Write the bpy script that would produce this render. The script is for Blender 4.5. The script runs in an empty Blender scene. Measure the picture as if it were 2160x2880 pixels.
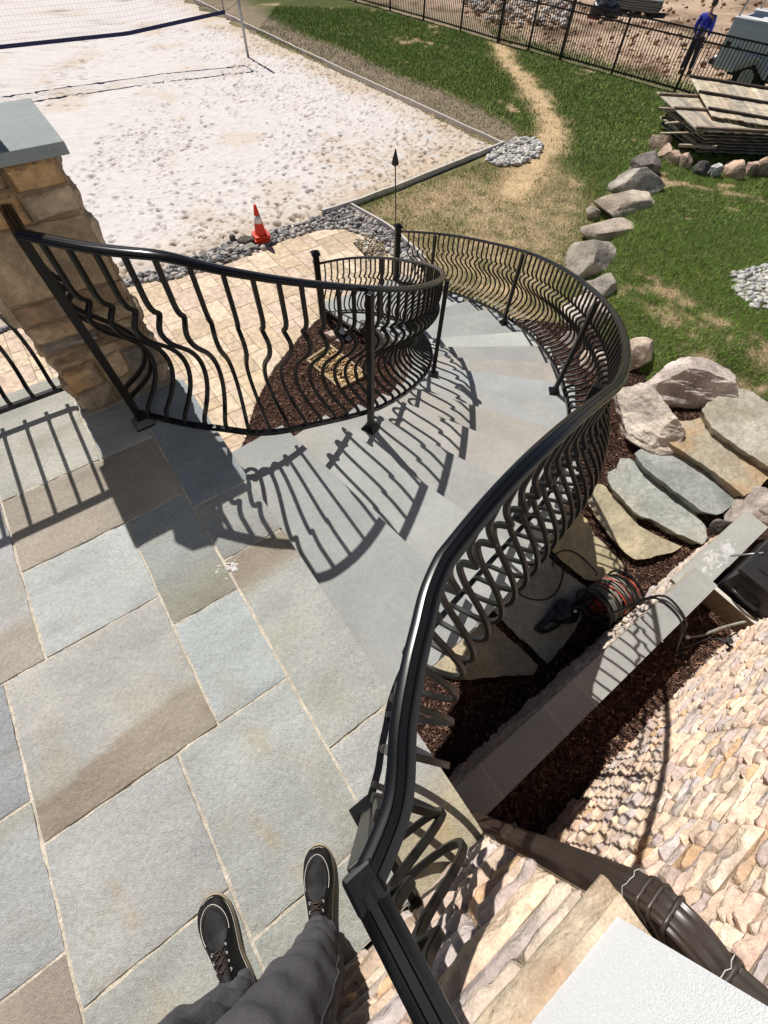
import bpy, bmesh, math, random
import numpy as np
from mathutils import Vector, Matrix

rad = math.radians
scene = bpy.context.scene
coll = scene.collection
random.seed(7)
rng = np.random.default_rng(7)

# ------------------------------------------------------------------ frames
# world: x right, y forward, z up; terrace surface is z = 0.
YA = rad(-52.643)
AX = np.array([math.cos(YA), math.sin(YA)])      # terrace axis "a"
BX = np.array([-AX[1], AX[0]])                   # terrace axis "b"
CC = np.array([-2.883, 4.032])                   # centre of the curved stair
RISE = 0.158
T0, DT = -0.895, 0.10805                         # angle of nosing k = T0 + k*DT
GZ = -2.69                                       # lower ground level
CAMZ = 1.79


def W(a, b, z=0.0):
    return (a * AX[0] + b * BX[0], a * AX[1] + b * BX[1], z)


def pol(Rr, k, z=0.0):
    t = T0 + k * DT
    return (CC[0] + Rr * math.cos(t), CC[1] + Rr * math.sin(t), z)


# ------------------------------------------------------------------ noise
def _hash(ix, iy, iz, seed):
    h = (ix * 374761393 + iy * 668265263 + iz * 2147483647 + seed * 1274126177) & 0xFFFFFFFF
    h = ((h ^ (h >> 13)) * 1274126177) & 0xFFFFFFFF
    return ((h ^ (h >> 16)) & 0xFFFF) / 65535.0


def vn(x, y, z=0.0, s=1.0, seed=0, octs=1):
    x = np.asarray(x, float); y = np.asarray(y, float)
    z = np.zeros_like(x) + z
    tot = 0; amp = 1; norm = 0
    for o in range(octs):
        X, Y, Z = x * s, y * s, z * s
        ix, iy, iz = np.floor(X).astype(np.int64), np.floor(Y).astype(np.int64), np.floor(Z).astype(np.int64)
        fx, fy, fz = X - ix, Y - iy, Z - iz
        fx = fx * fx * (3 - 2 * fx); fy = fy * fy * (3 - 2 * fy); fz = fz * fz * (3 - 2 * fz)
        r = 0
        for dx in (0, 1):
            for dy in (0, 1):
                for dz in (0, 1):
                    w = (fx if dx else 1 - fx) * (fy if dy else 1 - fy) * (fz if dz else 1 - fz)
                    r = r + w * _hash(ix + dx, iy + dy, iz + dz, seed + o * 17)
        tot = tot + amp * r; norm += amp; amp *= 0.5; s *= 2.03
    return tot / norm


def sstep(x, a, b):
    t = np.clip((np.asarray(x, float) - a) / (b - a), 0, 1)
    return t * t * (3 - 2 * t)


def pip(px, py, poly):
    px = np.asarray(px, float); py = np.asarray(py, float)
    ins = np.zeros(px.shape, bool)
    n = len(poly)
    for i in range(n):
        x0, y0 = poly[i][0], poly[i][1]; x1, y1 = poly[(i + 1) % n][0], poly[(i + 1) % n][1]
        if y0 == y1:
            continue
        c = ((y0 > py) != (y1 > py)) & (px < (x1 - x0) * (py - y0) / (y1 - y0) + x0)
        ins ^= c
    return ins


def pdist(px, py, line, closed=False):
    px = np.asarray(px, float); py = np.asarray(py, float)
    d = np.full(px.shape, 1e9)
    n = len(line)
    for i in range(n if closed else n - 1):
        x0, y0 = line[i][0], line[i][1]; x1, y1 = line[(i + 1) % n][0], line[(i + 1) % n][1]
        L = (x1 - x0) ** 2 + (y1 - y0) ** 2 + 1e-12
        t = np.clip(((px - x0) * (x1 - x0) + (py - y0) * (y1 - y0)) / L, 0, 1)
        d = np.minimum(d, np.hypot(px - x0 - t * (x1 - x0), py - y0 - t * (y1 - y0)))
    return d


def sdist(px, py, poly):
    d = pdist(px, py, poly, True)
    return np.where(pip(px, py, poly), -d, d)


def clip_rect(poly, x0, x1, y0, y1):
    def cut(P, f, g):
        out = []
        for i in range(len(P)):
            p, q = P[i], P[(i + 1) % len(P)]
            fp, fq = f(p), f(q)
            if fp >= 0:
                out.append(p)
            if (fp >= 0) != (fq >= 0):
                t = fp / (fp - fq)
                out.append((p[0] + t * (q[0] - p[0]), p[1] + t * (q[1] - p[1])))
        return out
    P = [(p[0], p[1]) for p in poly]
    for f in (lambda p: p[0] - x0, lambda p: x1 - p[0], lambda p: p[1] - y0, lambda p: y1 - p[1]):
        P = cut(P, f, None)
        if len(P) < 3:
            return []
    return P


def s2l(c):
    return tuple(((v / 255.0) / 12.92 if v / 255.0 <= 0.04045 else ((v / 255.0 + 0.055) / 1.055) ** 2.4) for v in c)


SAT = 1.0
WARM = 0.0


def K(r, g, b, f=0.86):
    """photo sRGB of a sunlit level surface -> albedo"""
    m = (r + g + b) / 3.0
    r, g, b = (m + (v - m) * SAT for v in (r, g, b))
    w = WARM
    return tuple(v * f * q for v, q in zip(s2l((r, g, b)), (1 + .75 * w, 1.0, 1 - .75 * w)))


# ------------------------------------------------------------------ materials
def mat(name, base=(0.5, 0.5, 0.5), rough=0.8, var=((8.0, 4, 0.15),), bump=((60.0, 3, 0.3, 0.004),), use_col=False,
        metal=0.0, spec=0.5, tint=None, roughvar=0.0, vor=None):
    m = bpy.data.materials.new(name)
    m.use_nodes = True
    nt = m.node_tree; N = nt.nodes; Lk = nt.links
    for n in list(N):
        N.remove(n)
    out = N.new('ShaderNodeOutputMaterial'); bs = N.new('ShaderNodeBsdfPrincipled')
    Lk.new(bs.outputs[0], out.inputs[0])
    tc = N.new('ShaderNodeTexCoord')
    co = tc.outputs['Object']
    if use_col:
        at_ = N.new('ShaderNodeAttribute'); at_.attribute_name = 'Col'
        cur = at_.outputs['Color']
    else:
        rgb = N.new('ShaderNodeRGB'); rgb.outputs[0].default_value = (*base, 1)
        cur = rgb.outputs[0]
    if tint:
        col2, sc, lo, hi = tint
        nz = N.new('ShaderNodeTexNoise'); nz.inputs['Scale'].default_value = sc; nz.inputs['Detail'].default_value = 5
        Lk.new(co, nz.inputs['Vector'])
        mr = N.new('ShaderNodeMapRange'); mr.inputs['From Min'].default_value = lo; mr.inputs['From Max'].default_value = hi
        Lk.new(nz.outputs['Fac'], mr.inputs['Value'])
        mx = N.new('ShaderNodeMix'); mx.data_type = 'RGBA'
        Lk.new(mr.outputs[0], mx.inputs['Factor']); Lk.new(cur, mx.inputs['A']); mx.inputs['B'].default_value = (*col2, 1)
        cur = mx.outputs['Result']
    for (sc, det, amt) in var:
        nz = N.new('ShaderNodeTexNoise'); nz.inputs['Scale'].default_value = sc; nz.inputs['Detail'].default_value = det
        Lk.new(co, nz.inputs['Vector'])
        mr = N.new('ShaderNodeMapRange'); mr.inputs['From Min'].default_value = 0.3; mr.inputs['From Max'].default_value = 0.7
        mr.inputs['To Min'].default_value = 1 - amt; mr.inputs['To Max'].default_value = 1 + amt
        Lk.new(nz.outputs['Fac'], mr.inputs['Value'])
        mx = N.new('ShaderNodeVectorMath'); mx.operation = 'SCALE'
        Lk.new(cur, mx.inputs[0]); Lk.new(mr.outputs[0], mx.inputs['Scale'])
        cur = mx.outputs[0]
    Lk.new(cur, bs.inputs['Base Color'])
    bs.inputs['Roughness'].default_value = rough
    bs.inputs['Metallic'].default_value = metal
    bs.inputs['Specular IOR Level'].default_value = spec
    if roughvar:
        nz = N.new('ShaderNodeTexNoise'); nz.inputs['Scale'].default_value = 30; Lk.new(co, nz.inputs['Vector'])
        mr = N.new('ShaderNodeMapRange'); mr.inputs['To Min'].default_value = rough - roughvar; mr.inputs['To Max'].default_value = rough + roughvar
        Lk.new(nz.outputs['Fac'], mr.inputs['Value']); Lk.new(mr.outputs[0], bs.inputs['Roughness'])
    nrm = None
    for (sc, det, st, dist) in bump:
        nz = N.new('ShaderNodeTexNoise'); nz.inputs['Scale'].default_value = sc; nz.inputs['Detail'].default_value = det
        Lk.new(co, nz.inputs['Vector'])
        b = N.new('ShaderNodeBump'); b.inputs['Strength'].default_value = st; b.inputs['Distance'].default_value = dist
        Lk.new(nz.outputs['Fac'], b.inputs['Height'])
        if nrm:
            Lk.new(nrm, b.inputs['Normal'])
        nrm = b.outputs[0]
    if nrm:
        Lk.new(nrm, bs.inputs['Normal'])
    return m


M = {}
M['flag'] = mat('flagstone', rough=0.8, use_col=True, var=((5, 5, 0.08), (70, 4, 0.13), (330, 3, 0.20)), bump=((6, 7, 0.55, 0.022), (30, 6, 0.6, 0.008), (180, 5, 0.9, 0.0035)), spec=0.3)
M['mortar'] = mat('mortar', base=K(200, 190, 174), rough=0.95, var=((9, 4, 0.18), (40, 4, 0.2), (160, 3, .2)), bump=((140, 4, 0.8, 0.004),))
M['bluestone'] = mat('bluestone', rough=0.75, use_col=True, var=((3, 7, 0.10), (30, 5, 0.06), (260, 3, 0.14)), bump=((260, 4, 0.8, 0.0026),), spec=0.3)
M['paver'] = mat('paver', rough=0.85, use_col=True, var=((3, 5, 0.10), (13, 6, 0.24), (60, 4, 0.14)), bump=((45, 5, 0.6, 0.006),))
M['stone'] = mat('fieldstone', rough=0.95, use_col=True, var=((5, 6, 0.20), (28, 6, 0.22), (150, 3, 0.12)), bump=((14, 8, 0.9, 0.03), (90, 6, 0.9, 0.008)), spec=0.2)
M['shadestone'] = M['stone']
M['stonemortar'] = mat('stone_mortar', base=K(150, 132, 108), rough=0.95, var=((20, 4, 0.2),), bump=((90, 4, 0.8, 0.006),))
M['sand'] = mat('sand', rough=0.95, use_col=True, var=((6, 5, 0.05), (45, 4, 0.06)), bump=((9, 5, 0.35, 0.04), (38, 5, 0.5, 0.015)), spec=0.2)
M['ground'] = mat('lawn', rough=1.0, use_col=True, var=((3, 5, 0.14), (18, 5, 0.22), (70, 4, 0.34)), bump=((30, 5, 0.8, 0.03),), spec=0.1)
M['blade'] = mat('grass_blade', rough=0.65, use_col=True, var=(), bump=(), spec=0.3)
M['mulch'] = mat('mulch', base=K(60, 42, 36), rough=1.0, var=((30, 4, 0.4),), bump=((40, 5, 1.0, 0.03),), spec=0.1)
M['chip'] = mat('mulch_chip', rough=0.95, use_col=True, var=(), bump=(), spec=0.15)
M['pebble'] = mat('river_stone', rough=0.75, use_col=True, var=((30, 4, 0.18),), bump=((60, 3, 0.4, 0.004),))
M['black'] = mat('black_paint', base=(0.004, 0.004, 0.005), rough=0.25, var=(), bump=(), spec=0.42)
M['bronze'] = mat('dark_paint', base=(0.0085, 0.008, 0.007), rough=0.40, var=(), bump=(), spec=0.32)
M['fenceblack'] = mat('fence_paint', base=(0.012, 0.011, 0.012), rough=0.45, var=(), bump=())
M['downspout'] = mat('downspout_paint', base=(0.045, 0.033, 0.026), rough=0.36, var=((7, 4, 0.18),), bump=(), spec=0.5)
M['sealant'] = mat('sealant', base=(0.42, 0.41, 0.38), rough=0.6, var=((60, 3, 0.2),), bump=())
M['stucco'] = mat('white_stucco', base=(0.76, 0.775, 0.79), rough=0.95, var=((330, 3, 0.08),), bump=((420, 4, 0.55, 0.0028), (1100, 2, 0.4, 0.001)), spec=0.2)
M['limestone'] = mat('limestone_sill', base=K(214, 196, 170), rough=0.9, var=((4, 7, 0.26), (30, 5, 0.16), (220, 3, .12)), bump=((12, 8, 1.0, 0.03), (90, 5, .8, .006)), tint=(K(196, 160, 128), 5, .45, .62))
M['edging'] = mat('edging_board', base=K(222, 214, 208), rough=0.7, var=((6, 4, 0.08),), bump=())
M['wood'] = mat('old_wood', rough=0.9, use_col=True, var=((6, 5, 0.3), (50, 4, 0.15)), bump=((60, 4, 0.5, 0.004),))
M['conered'] = mat('cone_red', base=(0.80, 0.045, 0.012), rough=0.45, var=(), bump=())
M['white'] = mat('white_band', base=(0.75, 0.75, 0.75), rough=0.5, var=(), bump=())
M['truck'] = mat('truck_paint', base=(0.80, 0.83, 0.90), rough=0.35, var=(), bump=(), spec=0.5)
M['rubber'] = mat('rubber', base=(0.012, 0.012, 0.012), rough=0.75, var=(), bump=((80, 2, 0.3, 0.003),))
M['chrome'] = mat('wheel_metal', base=(0.62, 0.62, 0.64), rough=0.35, metal=0.3, var=(), bump=())
M['darkgrey'] = mat('dark_grey', base=(0.03, 0.03, 0.033), rough=0.7, var=((8, 3, 0.2),), bump=())
M['blackplastic'] = mat('black_plastic', base=(0.020, 0.019, 0.021), rough=0.42, var=((6, 4, 0.25),), bump=((4, 4, 0.2, 0.02),))
M['netnavy'] = mat('net_band', base=(0.010, 0.014, 0.07), rough=0.7, var=(), bump=())
M['netcord'] = mat('net_cord', base=(0.10, 0.10, 0.10), rough=0.8, var=(), bump=())
M['galv'] = mat('galvanised', base=(0.36, 0.38, 0.39), rough=0.45, metal=0.6, var=(), bump=())
M['hosegrey'] = mat('hose_grey', base=(0.22, 0.21, 0.175), rough=0.5, var=((20, 2, 0.3),), bump=())
M['hoseblack'] = mat('hose_black', base=(0.014, 0.014, 0.014), rough=0.4, var=(), bump=())
M['hosered'] = mat('hose_red', base=(0.55, 0.10, 0.06), rough=0.5, var=((20, 2, 0.3),), bump=())
M['pvc'] = mat('pvc', base=(0.55, 0.54, 0.50), rough=0.5, var=((20, 3, 0.15),), bump=())
M['trousers'] = mat('trouser_cloth', base=(0.078, 0.075, 0.082), rough=0.95, var=((9, 5, 0.18), (300, 2, 0.16)), bump=((9, 4, 0.5, 0.02), (400, 2, 0.4, 0.001)), spec=0.15)
M['leather'] = mat('black_leather', base=(0.0065, 0.006, 0.0065), spec=0.25, rough=0.62, var=((14, 4, 0.3),), bump=((35, 5, 0.35, 0.004), (300, 3, 0.3, 0.0008)), roughvar=0.08)
M['sole'] = mat('shoe_sole', base=(0.42, 0.34, 0.22), rough=0.8, var=((40, 3, 0.15),), bump=())
M['stitch'] = mat('white_stitch', base=(0.75, 0.72, 0.66), rough=0.8, var=(), bump=())
M['lace'] = mat('brown_lace', base=(0.045, 0.025, 0.015), rough=0.7, var=((90, 2, 0.3),), bump=())
M['skin'] = mat('skin', base=(0.46, 0.27, 0.19), rough=0.55, var=((12, 4, 0.08),), bump=())
M['hair'] = mat('hair', base=(0.02, 0.014, 0.01), rough=0.6, var=((60, 3, 0.3),), bump=((120, 3, 0.8, 0.004),))
M['blueshirt'] = mat('blue_shirt', base=(0.025, 0.04, 0.42), rough=0.85, var=((6, 4, 0.15),), bump=((9, 4, 0.6, 0.03),))
M['greyshirt'] = mat('grey_shirt', base=(0.07, 0.08, 0.10), rough=0.9, var=((6, 4, 0.15),), bump=((9, 4, 0.6, 0.03),))
M['jeans'] = mat('dark_jeans', base=(0.018, 0.022, 0.04), rough=0.9, var=((6, 4, 0.3),), bump=((9, 4, 0.6, 0.03),))
M['tarp'] = mat('black_tarp', base=(0.016, 0.016, 0.018), rough=0.28, var=(), bump=((6, 4, 0.8, 0.06),))
M['concrete'] = mat('grey_slab', base=(0.20, 0.22, 0.22), rough=0.8, var=((6, 4, 0.15),), bump=())
M['redbrick'] = mat('red_brick', base=(0.20, 0.05, 0.04), rough=0.9, var=((10, 4, 0.2),), bump=())
M['tiki'] = mat('tiki_metal', base=(0.03, 0.028, 0.022), rough=0.5, var=((20, 3, 0.3),), bump=())
M['glassred'] = mat('tail_lamp', base=(0.05, 0.01, 0.01), rough=0.15, var=(), bump=())
M['white_residue'] = mat('white_residue', base=(0.52, 0.51, 0.48), rough=0.9, var=((60, 4, 0.2),), bump=((120, 4, 0.8, 0.003),))


# ------------------------------------------------------------------ object helpers
def tag(o, label=None, cat=None, group=None, kind=None):
    if label: o['label'] = label
    if cat: o['category'] = cat
    if group: o['group'] = group
    if kind: o['kind'] = kind
    return o


def empty(name, loc=(0, 0, 0), rz=0.0, **kw):
    o = bpy.data.objects.new(name, None); coll.objects.link(o)
    o.empty_display_size = 0.1
    o.location = loc; o.rotation_euler = (0, 0, rz)
    return tag(o, **kw)


def link(o, parent):
    coll.objects.link(o)
    if parent is not None:
        o.parent = parent
        o.matrix_parent_inverse = Matrix.Identity(4)
    return o


def shade(me, smooth):
    if smooth:
        me.polygons.foreach_set('use_smooth', [True] * len(me.polygons))


def meshobj(name, V, F, m, parent=None, vcol=None, fcol=None, smooth=False, world=True, **kw):
    """V, F in world coordinates (world=True) or in the parent's own coordinates."""
    V = np.asarray(V, float)
    if parent is not None and world and len(V):
        T = np.array(parent_world(parent).inverted())
        V = V @ T[:3, :3].T + T[:3, 3]
    me = bpy.data.meshes.new(name)
    if isinstance(F, np.ndarray):
        n, k = F.shape
        me.vertices.add(len(V)); me.vertices.foreach_set('co', V.ravel())
        me.loops.add(n * k); me.loops.foreach_set('vertex_index', F.ravel().astype(np.int32))
        me.polygons.add(n); me.polygons.foreach_set('loop_start', np.arange(0, n * k, k, dtype=np.int32))
        me.update(calc_edges=True)
    else:
        me.from_pydata([tuple(v) for v in V], [], [tuple(f) for f in F]); me.update()
    if vcol is not None:
        a = me.color_attributes.new('Col', 'FLOAT_COLOR', 'POINT')
        c = np.ones((len(V), 4)); c[:, :3] = np.asarray(vcol)[:, :3]
        a.data.foreach_set('color', c.ravel())
    if fcol is not None:
        a = me.color_attributes.new('Col', 'FLOAT_COLOR', 'CORNER')
        ls = np.zeros(len(me.polygons), np.int32); me.polygons.foreach_get('loop_total', ls)
        c = np.ones((len(fcol), 4)); c[:, :3] = np.asarray(fcol)[:, :3]
        a.data.foreach_set('color', np.repeat(c, ls, axis=0).ravel())
    me.materials.append(m)
    shade(me, smooth)
    o = bpy.data.objects.new(name, me)
    link(o, parent)
    return tag(o, **kw)


def parent_world(p):
    mw = p.matrix_basis.copy()
    while p.parent is not None:
        p = p.parent
        mw = p.matrix_basis @ mw
    return mw


class MB:
    def __init__(s):
        s.v = []; s.f = []; s.c = []

    def add(s, V, F, c=(1, 1, 1)):
        n = len(s.v)
        s.v += [tuple(v) for v in V]
        s.f += [tuple(i + n for i in f) for f in F]
        s.c += [tuple(c)] * len(F)
        return s

    def box(s, c, size, rot=None, col=(1, 1, 1), bev=0.0):
        hx, hy, hz = [v / 2 for v in size]
        if bev > 0:
            b = min(bev, hx * .9, hy * .9, hz * .9)
            V = []
            for sz in (-1, 1):
                for (X, Y, Z) in ((hx - b, hy - b, hz), (hx, hy, hz - b)):
                    pass
            bm = bmesh.new(); bmesh.ops.create_cube(bm, size=1)
            for v in bm.verts:
                v.co = Vector((v.co.x * 2 * hx, v.co.y * 2 * hy, v.co.z * 2 * hz))
            bmesh.ops.bevel(bm, geom=list(bm.edges), offset=b, segments=2, affect='EDGES', profile=0.6)
            V = [v.co.copy() for v in bm.verts]; bm.verts.index_update()
            F = [[v.index for v in f.verts] for f in bm.faces]; bm.free()
        else:
            V = [Vector((x * hx, y * hy, z * hz)) for z in (-1, 1) for x, y in ((-1, -1), (1, -1), (1, 1), (-1, 1))]
            F = [(0, 3, 2, 1), (4, 5, 6, 7), (0, 1, 5, 4), (1, 2, 6, 5), (2, 3, 7, 6), (3, 0, 4, 7)]
        if rot is not None:
            Rm = rot if isinstance(rot, Matrix) else Matrix.Rotation(rot, 3, 'Z')
            V = [Rm @ v for v in V]
        s.add([v + Vector(c) for v in V], F, col)
        return s

    def sweep(s, pts, prof, col=(1, 1, 1), closed=False, caps=True, up=(0, 0, 1), scales=None, keepz=True):
        P = [Vector(p) for p in pts]; n = len(P); k = len(prof)
        V = []
        for i, p in enumerate(P):
            if closed:
                t0 = (p - P[i - 1]); t1 = (P[(i + 1) % n] - p)
            else:
                t0 = (p - P[i - 1]) if i > 0 else (P[1] - p)
                t1 = (P[i + 1] - p) if i < n - 1 else (p - P[i - 1])
            t0 = t0.normalized(); t1 = t1.normalized()
            t = (t0 + t1)
            t = t.normalized() if t.length > 1e-6 else t1
            side = t.cross(Vector(up))
            if side.length < 1e-4:
                side = t.cross(Vector((1, 0, 0)))
            side.normalize()
            if keepz:
                u = Vector(up)
                u = (u - t * u.dot(t))
                u.normalize()
            else:
                u = side.cross(t).normalized()
            cosm = max(0.35, t.dot(t1))
            sc = scales[i] if scales is not None else 1.0
            for (x, y) in prof:
                V.append(p + side * (x * sc / cosm) + u * (y * sc))
        F = []
        for i in range(n if closed else n - 1):
            j = (i + 1) % n
            for q in range(k):
                r = (q + 1) % k
                F.append((i * k + q, j * k + q, j * k + r, i * k + r))
        if caps and not closed:
            F.append(tuple(range(k))); F.append(tuple((n - 1) * k + q for q in reversed(range(k))))
        s.add(V, F, col)
        return s

    def tube(s, pts, r, seg=8, col=(1, 1, 1), closed=False, scales=None):
        # rotation-minimising frame
        P = [Vector(p) for p in pts]; n = len(P)
        T = []
        for i in range(n):
            if closed:
                t = P[(i + 1) % n] - P[i - 1]
            else:
                t = P[min(i + 1, n - 1)] - P[max(i - 1, 0)]
            T.append(t.normalized() if t.length > 1e-9 else Vector((0, 0, 1)))
        nrm = T[0].orthogonal().normalized()
        V = []
        for i in range(n):
            nrm = (nrm - T[i] * nrm.dot(T[i]))
            nrm = nrm.normalized() if nrm.length > 1e-6 else T[i].orthogonal().normalized()
            bn = T[i].cross(nrm)
            rr = r * (scales[i] if scales is not None else 1.0)
            for q in range(seg):
                a = 2 * math.pi * q / seg
                V.append(P[i] + nrm * (rr * math.cos(a)) + bn * (rr * math.sin(a)))
        F = []
        for i in range(n if closed else n - 1):
            j = (i + 1) % n
            for q in range(seg):
                r2 = (q + 1) % seg
                F.append((i * seg + q, i * seg + r2, j * seg + r2, j * seg + q))
        if not closed:
            F.append(tuple(reversed(range(seg)))); F.append(tuple((n - 1) * seg + q for q in range(seg)))
        s.add(V, F, col)
        return s

    def lathe(s, c, prof, seg=20, col=(1, 1, 1), M3=None):
        V = []; k = len(prof)
        for i in range(seg):
            a = 2 * math.pi * i / seg
            for (r, z) in prof:
                v = Vector((r * math.cos(a), r * math.sin(a), z))
                if M3 is not None: v = M3 @ v
                V.append(v + Vector(c))
        F = []
        for i in range(seg):
            j = (i + 1) % seg
            for q in range(k - 1):
                F.append((i * k + q, j * k + q, j * k + q + 1, i * k + q + 1))
        F.append(tuple(i * k for i in reversed(range(seg)))); F.append(tuple(i * k + k - 1 for i in range(seg)))
        s.add(V, F, col)
        return s

    def prism(s, poly, z0, z1, col=(1, 1, 1)):
        n = len(poly)
        V = [(p[0], p[1], z0) for p in poly] + [(p[0], p[1], z1) for p in poly]
        ar = sum(poly[i][0] * poly[(i + 1) % n][1] - poly[(i + 1) % n][0] * poly[i][1] for i in range(n))
        idx = list(range(n))
        if ar < 0: idx.reverse()
        F = [tuple(reversed(idx)), tuple(i + n for i in idx)]
        for q in range(n):
            i, j = idx[q], idx[(q + 1) % n]
            F.append((i, j, j + n, i + n))
        s.add(V, F, col)
        return s

    def build(s, name, m, parent=None, smooth=False, **kw):
        multi = any(c != (1, 1, 1) for c in s.c)
        return meshobj(name, s.v, s.f, m, parent, fcol=s.c if multi else None, smooth=smooth, **kw)


def autosmooth(o, ang=35):
    me = o.data
    bm = bmesh.new(); bm.from_mesh(me)
    for e in bm.edges:
        if len(e.link_faces) == 2 and e.calc_face_angle(0) > rad(ang):
            e.smooth = False
    for f in bm.faces: f.smooth = True
    bm.to_mesh(me); bm.free()
    return o


def catmull(pts, n=8, closed=False):
    P = [np.array(p, float) for p in pts]; out = []
    m = len(P)
    rngi = range(m) if closed else range(m - 1)
    for i in rngi:
        p0 = P[i - 1] if (closed or i > 0) else P[0] * 2 - P[1]
        p1 = P[i]; p2 = P[(i + 1) % m]
        p3 = P[(i + 2) % m] if (closed or i + 2 < m) else P[-1] * 2 - P[-2]
        for j in range(n):
            t = j / n
            out.append(0.5 * ((2 * p1) + (-p0 + p2) * t + (2 * p0 - 5 * p1 + 4 * p2 - p3) * t * t + (-p0 + 3 * p1 - 3 * p2 + p3) * t ** 3))
    if not closed: out.append(P[-1])
    return out


def resample(pts, step):
    P = np.array(pts, float)
    d = np.r_[0, np.cumsum(np.linalg.norm(np.diff(P, axis=0), axis=1))]
    n = max(2, int(round(d[-1] / step)) + 1)
    t = np.linspace(0, d[-1], n)
    return np.stack([np.interp(t, d, P[:, i]) for i in range(P.shape[1])], 1), d[-1]


def sheet(name, poly, cell, zf, m, colf=None, parent=None, axes=None, smooth=True, **kw):
    """grid sheet clipped to a polygon; zf(x,y)->z ; colf(x,y)->(n,3)"""
    P = np.array(poly)
    x0, y0 = P.min(0); x1, y1 = P.max(0)
    nx = int(math.ceil((x1 - x0) / cell)); ny = int(math.ceil((y1 - y0) / cell))
    gx = x0 + np.arange(nx + 1) * cell; gy = y0 + np.arange(ny + 1) * cell
    X, Y = np.meshgrid(gx, gy)
    ins = pip(X, Y, poly)
    cnt = ins[:-1, :-1].astype(int) + ins[1:, :-1] + ins[:-1, 1:] + ins[1:, 1:]
    # cells crossed by the outline
    cross = np.zeros((ny, nx), bool)
    Q, _ = resample(list(poly) + [poly[0]], cell * 0.3)
    ci = np.clip(((Q[:, 0] - x0) / cell).astype(int), 0, nx - 1); cj = np.clip(((Q[:, 1] - y0) / cell).astype(int), 0, ny - 1)
    cross[cj, ci] = True
    cross |= (cnt > 0) & (cnt < 4)
    vid = {}; V = []; F = []

    def vi(x, y):
        k_ = (round(x, 5), round(y, 5))
        if k_ not in vid:
            vid[k_] = len(V); V.append((x, y))
        return vid[k_]
    for j in range(ny):
        for i in range(nx):
            if cross[j, i]:
                c = clip_rect(poly, gx[i], gx[i + 1], gy[j], gy[j + 1])
                if len(c) >= 3:
                    ids = []
                    for p in c:
                        q = vi(*p)
                        if q not in ids: ids.append(q)
                    if len(ids) >= 3: F.append(ids)
            elif cnt[j, i] == 4:
                F.append((vi(gx[i], gy[j]), vi(gx[i + 1], gy[j]), vi(gx[i + 1], gy[j + 1]), vi(gx[i], gy[j + 1])))
    V = np.array(V)
    # make all faces point up
    for q, f in enumerate(F):
        ar = sum(V[f[i]][0] * V[f[(i + 1) % len(f)]][1] - V[f[(i + 1) % len(f)]][0] * V[f[i]][1] for i in range(len(f)))
        if ar < 0: F[q] = list(reversed(f))
    Z = zf(V[:, 0], V[:, 1])
    return meshobj(name, np.c_[V, Z], F, m, parent, vcol=colf(V[:, 0], V[:, 1]) if colf else None, smooth=smooth, **kw)


# ------------------------------------------------------------------ camera, light, world
cam = bpy.data.cameras.new('camera'); co = bpy.data.objects.new('camera', cam); coll.objects.link(co)
P_, R_ = rad(58.457), rad(2.403)
fwd = Vector((0, math.cos(P_), -math.sin(P_))); upv = Vector((0, math.sin(P_), math.cos(P_))); rt = Vector((1, 0, 0))
r2 = rt * math.cos(R_) + upv * math.sin(R_); u2 = -rt * math.sin(R_) + upv * math.cos(R_)
mw = Matrix.Identity(4)
for i in range(3):
    mw[i][0] = r2[i]; mw[i][1] = u2[i]; mw[i][2] = -fwd[i]
mw[2][3] = CAMZ
co.matrix_world = mw
cam.sensor_fit = 'HORIZONTAL'; cam.sensor_width = 36.0; cam.lens = 36.0 * 1182.36 / 2160
cam.clip_start = 0.02; cam.clip_end = 600
scene.camera = co

AZ, EL = rad(-53.6), rad(50.7)
sdir = Vector((math.cos(AZ) * math.cos(EL), math.sin(AZ) * math.cos(EL), -math.sin(EL)))
sun = bpy.data.lights.new('sun', 'SUN'); so = bpy.data.objects.new('sun', sun); coll.objects.link(so)
sun.energy = 5.0; sun.angle = rad(0.5); sun.color = (1.0, 0.955, 0.89)
so.rotation_euler = sdir.to_track_quat('-Z', 'Y').to_euler(); so.location = (-5, 8, 12)
wd = bpy.data.worlds.new('World'); scene.world = wd; wd.use_nodes = True
nt = wd.node_tree; nt.nodes.clear()
sky = nt.nodes.new('ShaderNodeTexSky'); sky.sky_type = 'NISHITA'; sky.sun_disc = False
sky.sun_elevation = EL
sky.air_density = 0.5; sky.dust_density = 0.3; sky.altitude = 300
tos = -sdir                                         # direction to the sun
sky.sun_rotation = math.atan2(tos.x, tos.y)
bg = nt.nodes.new('ShaderNodeBackground'); bg.inputs[1].default_value = 0.05
wo = nt.nodes.new('ShaderNodeOutputWorld'); nt.links.new(sky.outputs[0], bg.inputs[0]); nt.links.new(bg.outputs[0], wo.inputs[0])
scene.view_settings.view_transform = 'Standard'; scene.view_settings.look = 'None'
scene.view_settings.exposure = 0.10; scene.view_settings.gamma = 1.0
scene.render.engine = 'CYCLES'
try:
    scene.cycles.max_bounces = 6
except Exception:
    pass

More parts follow.
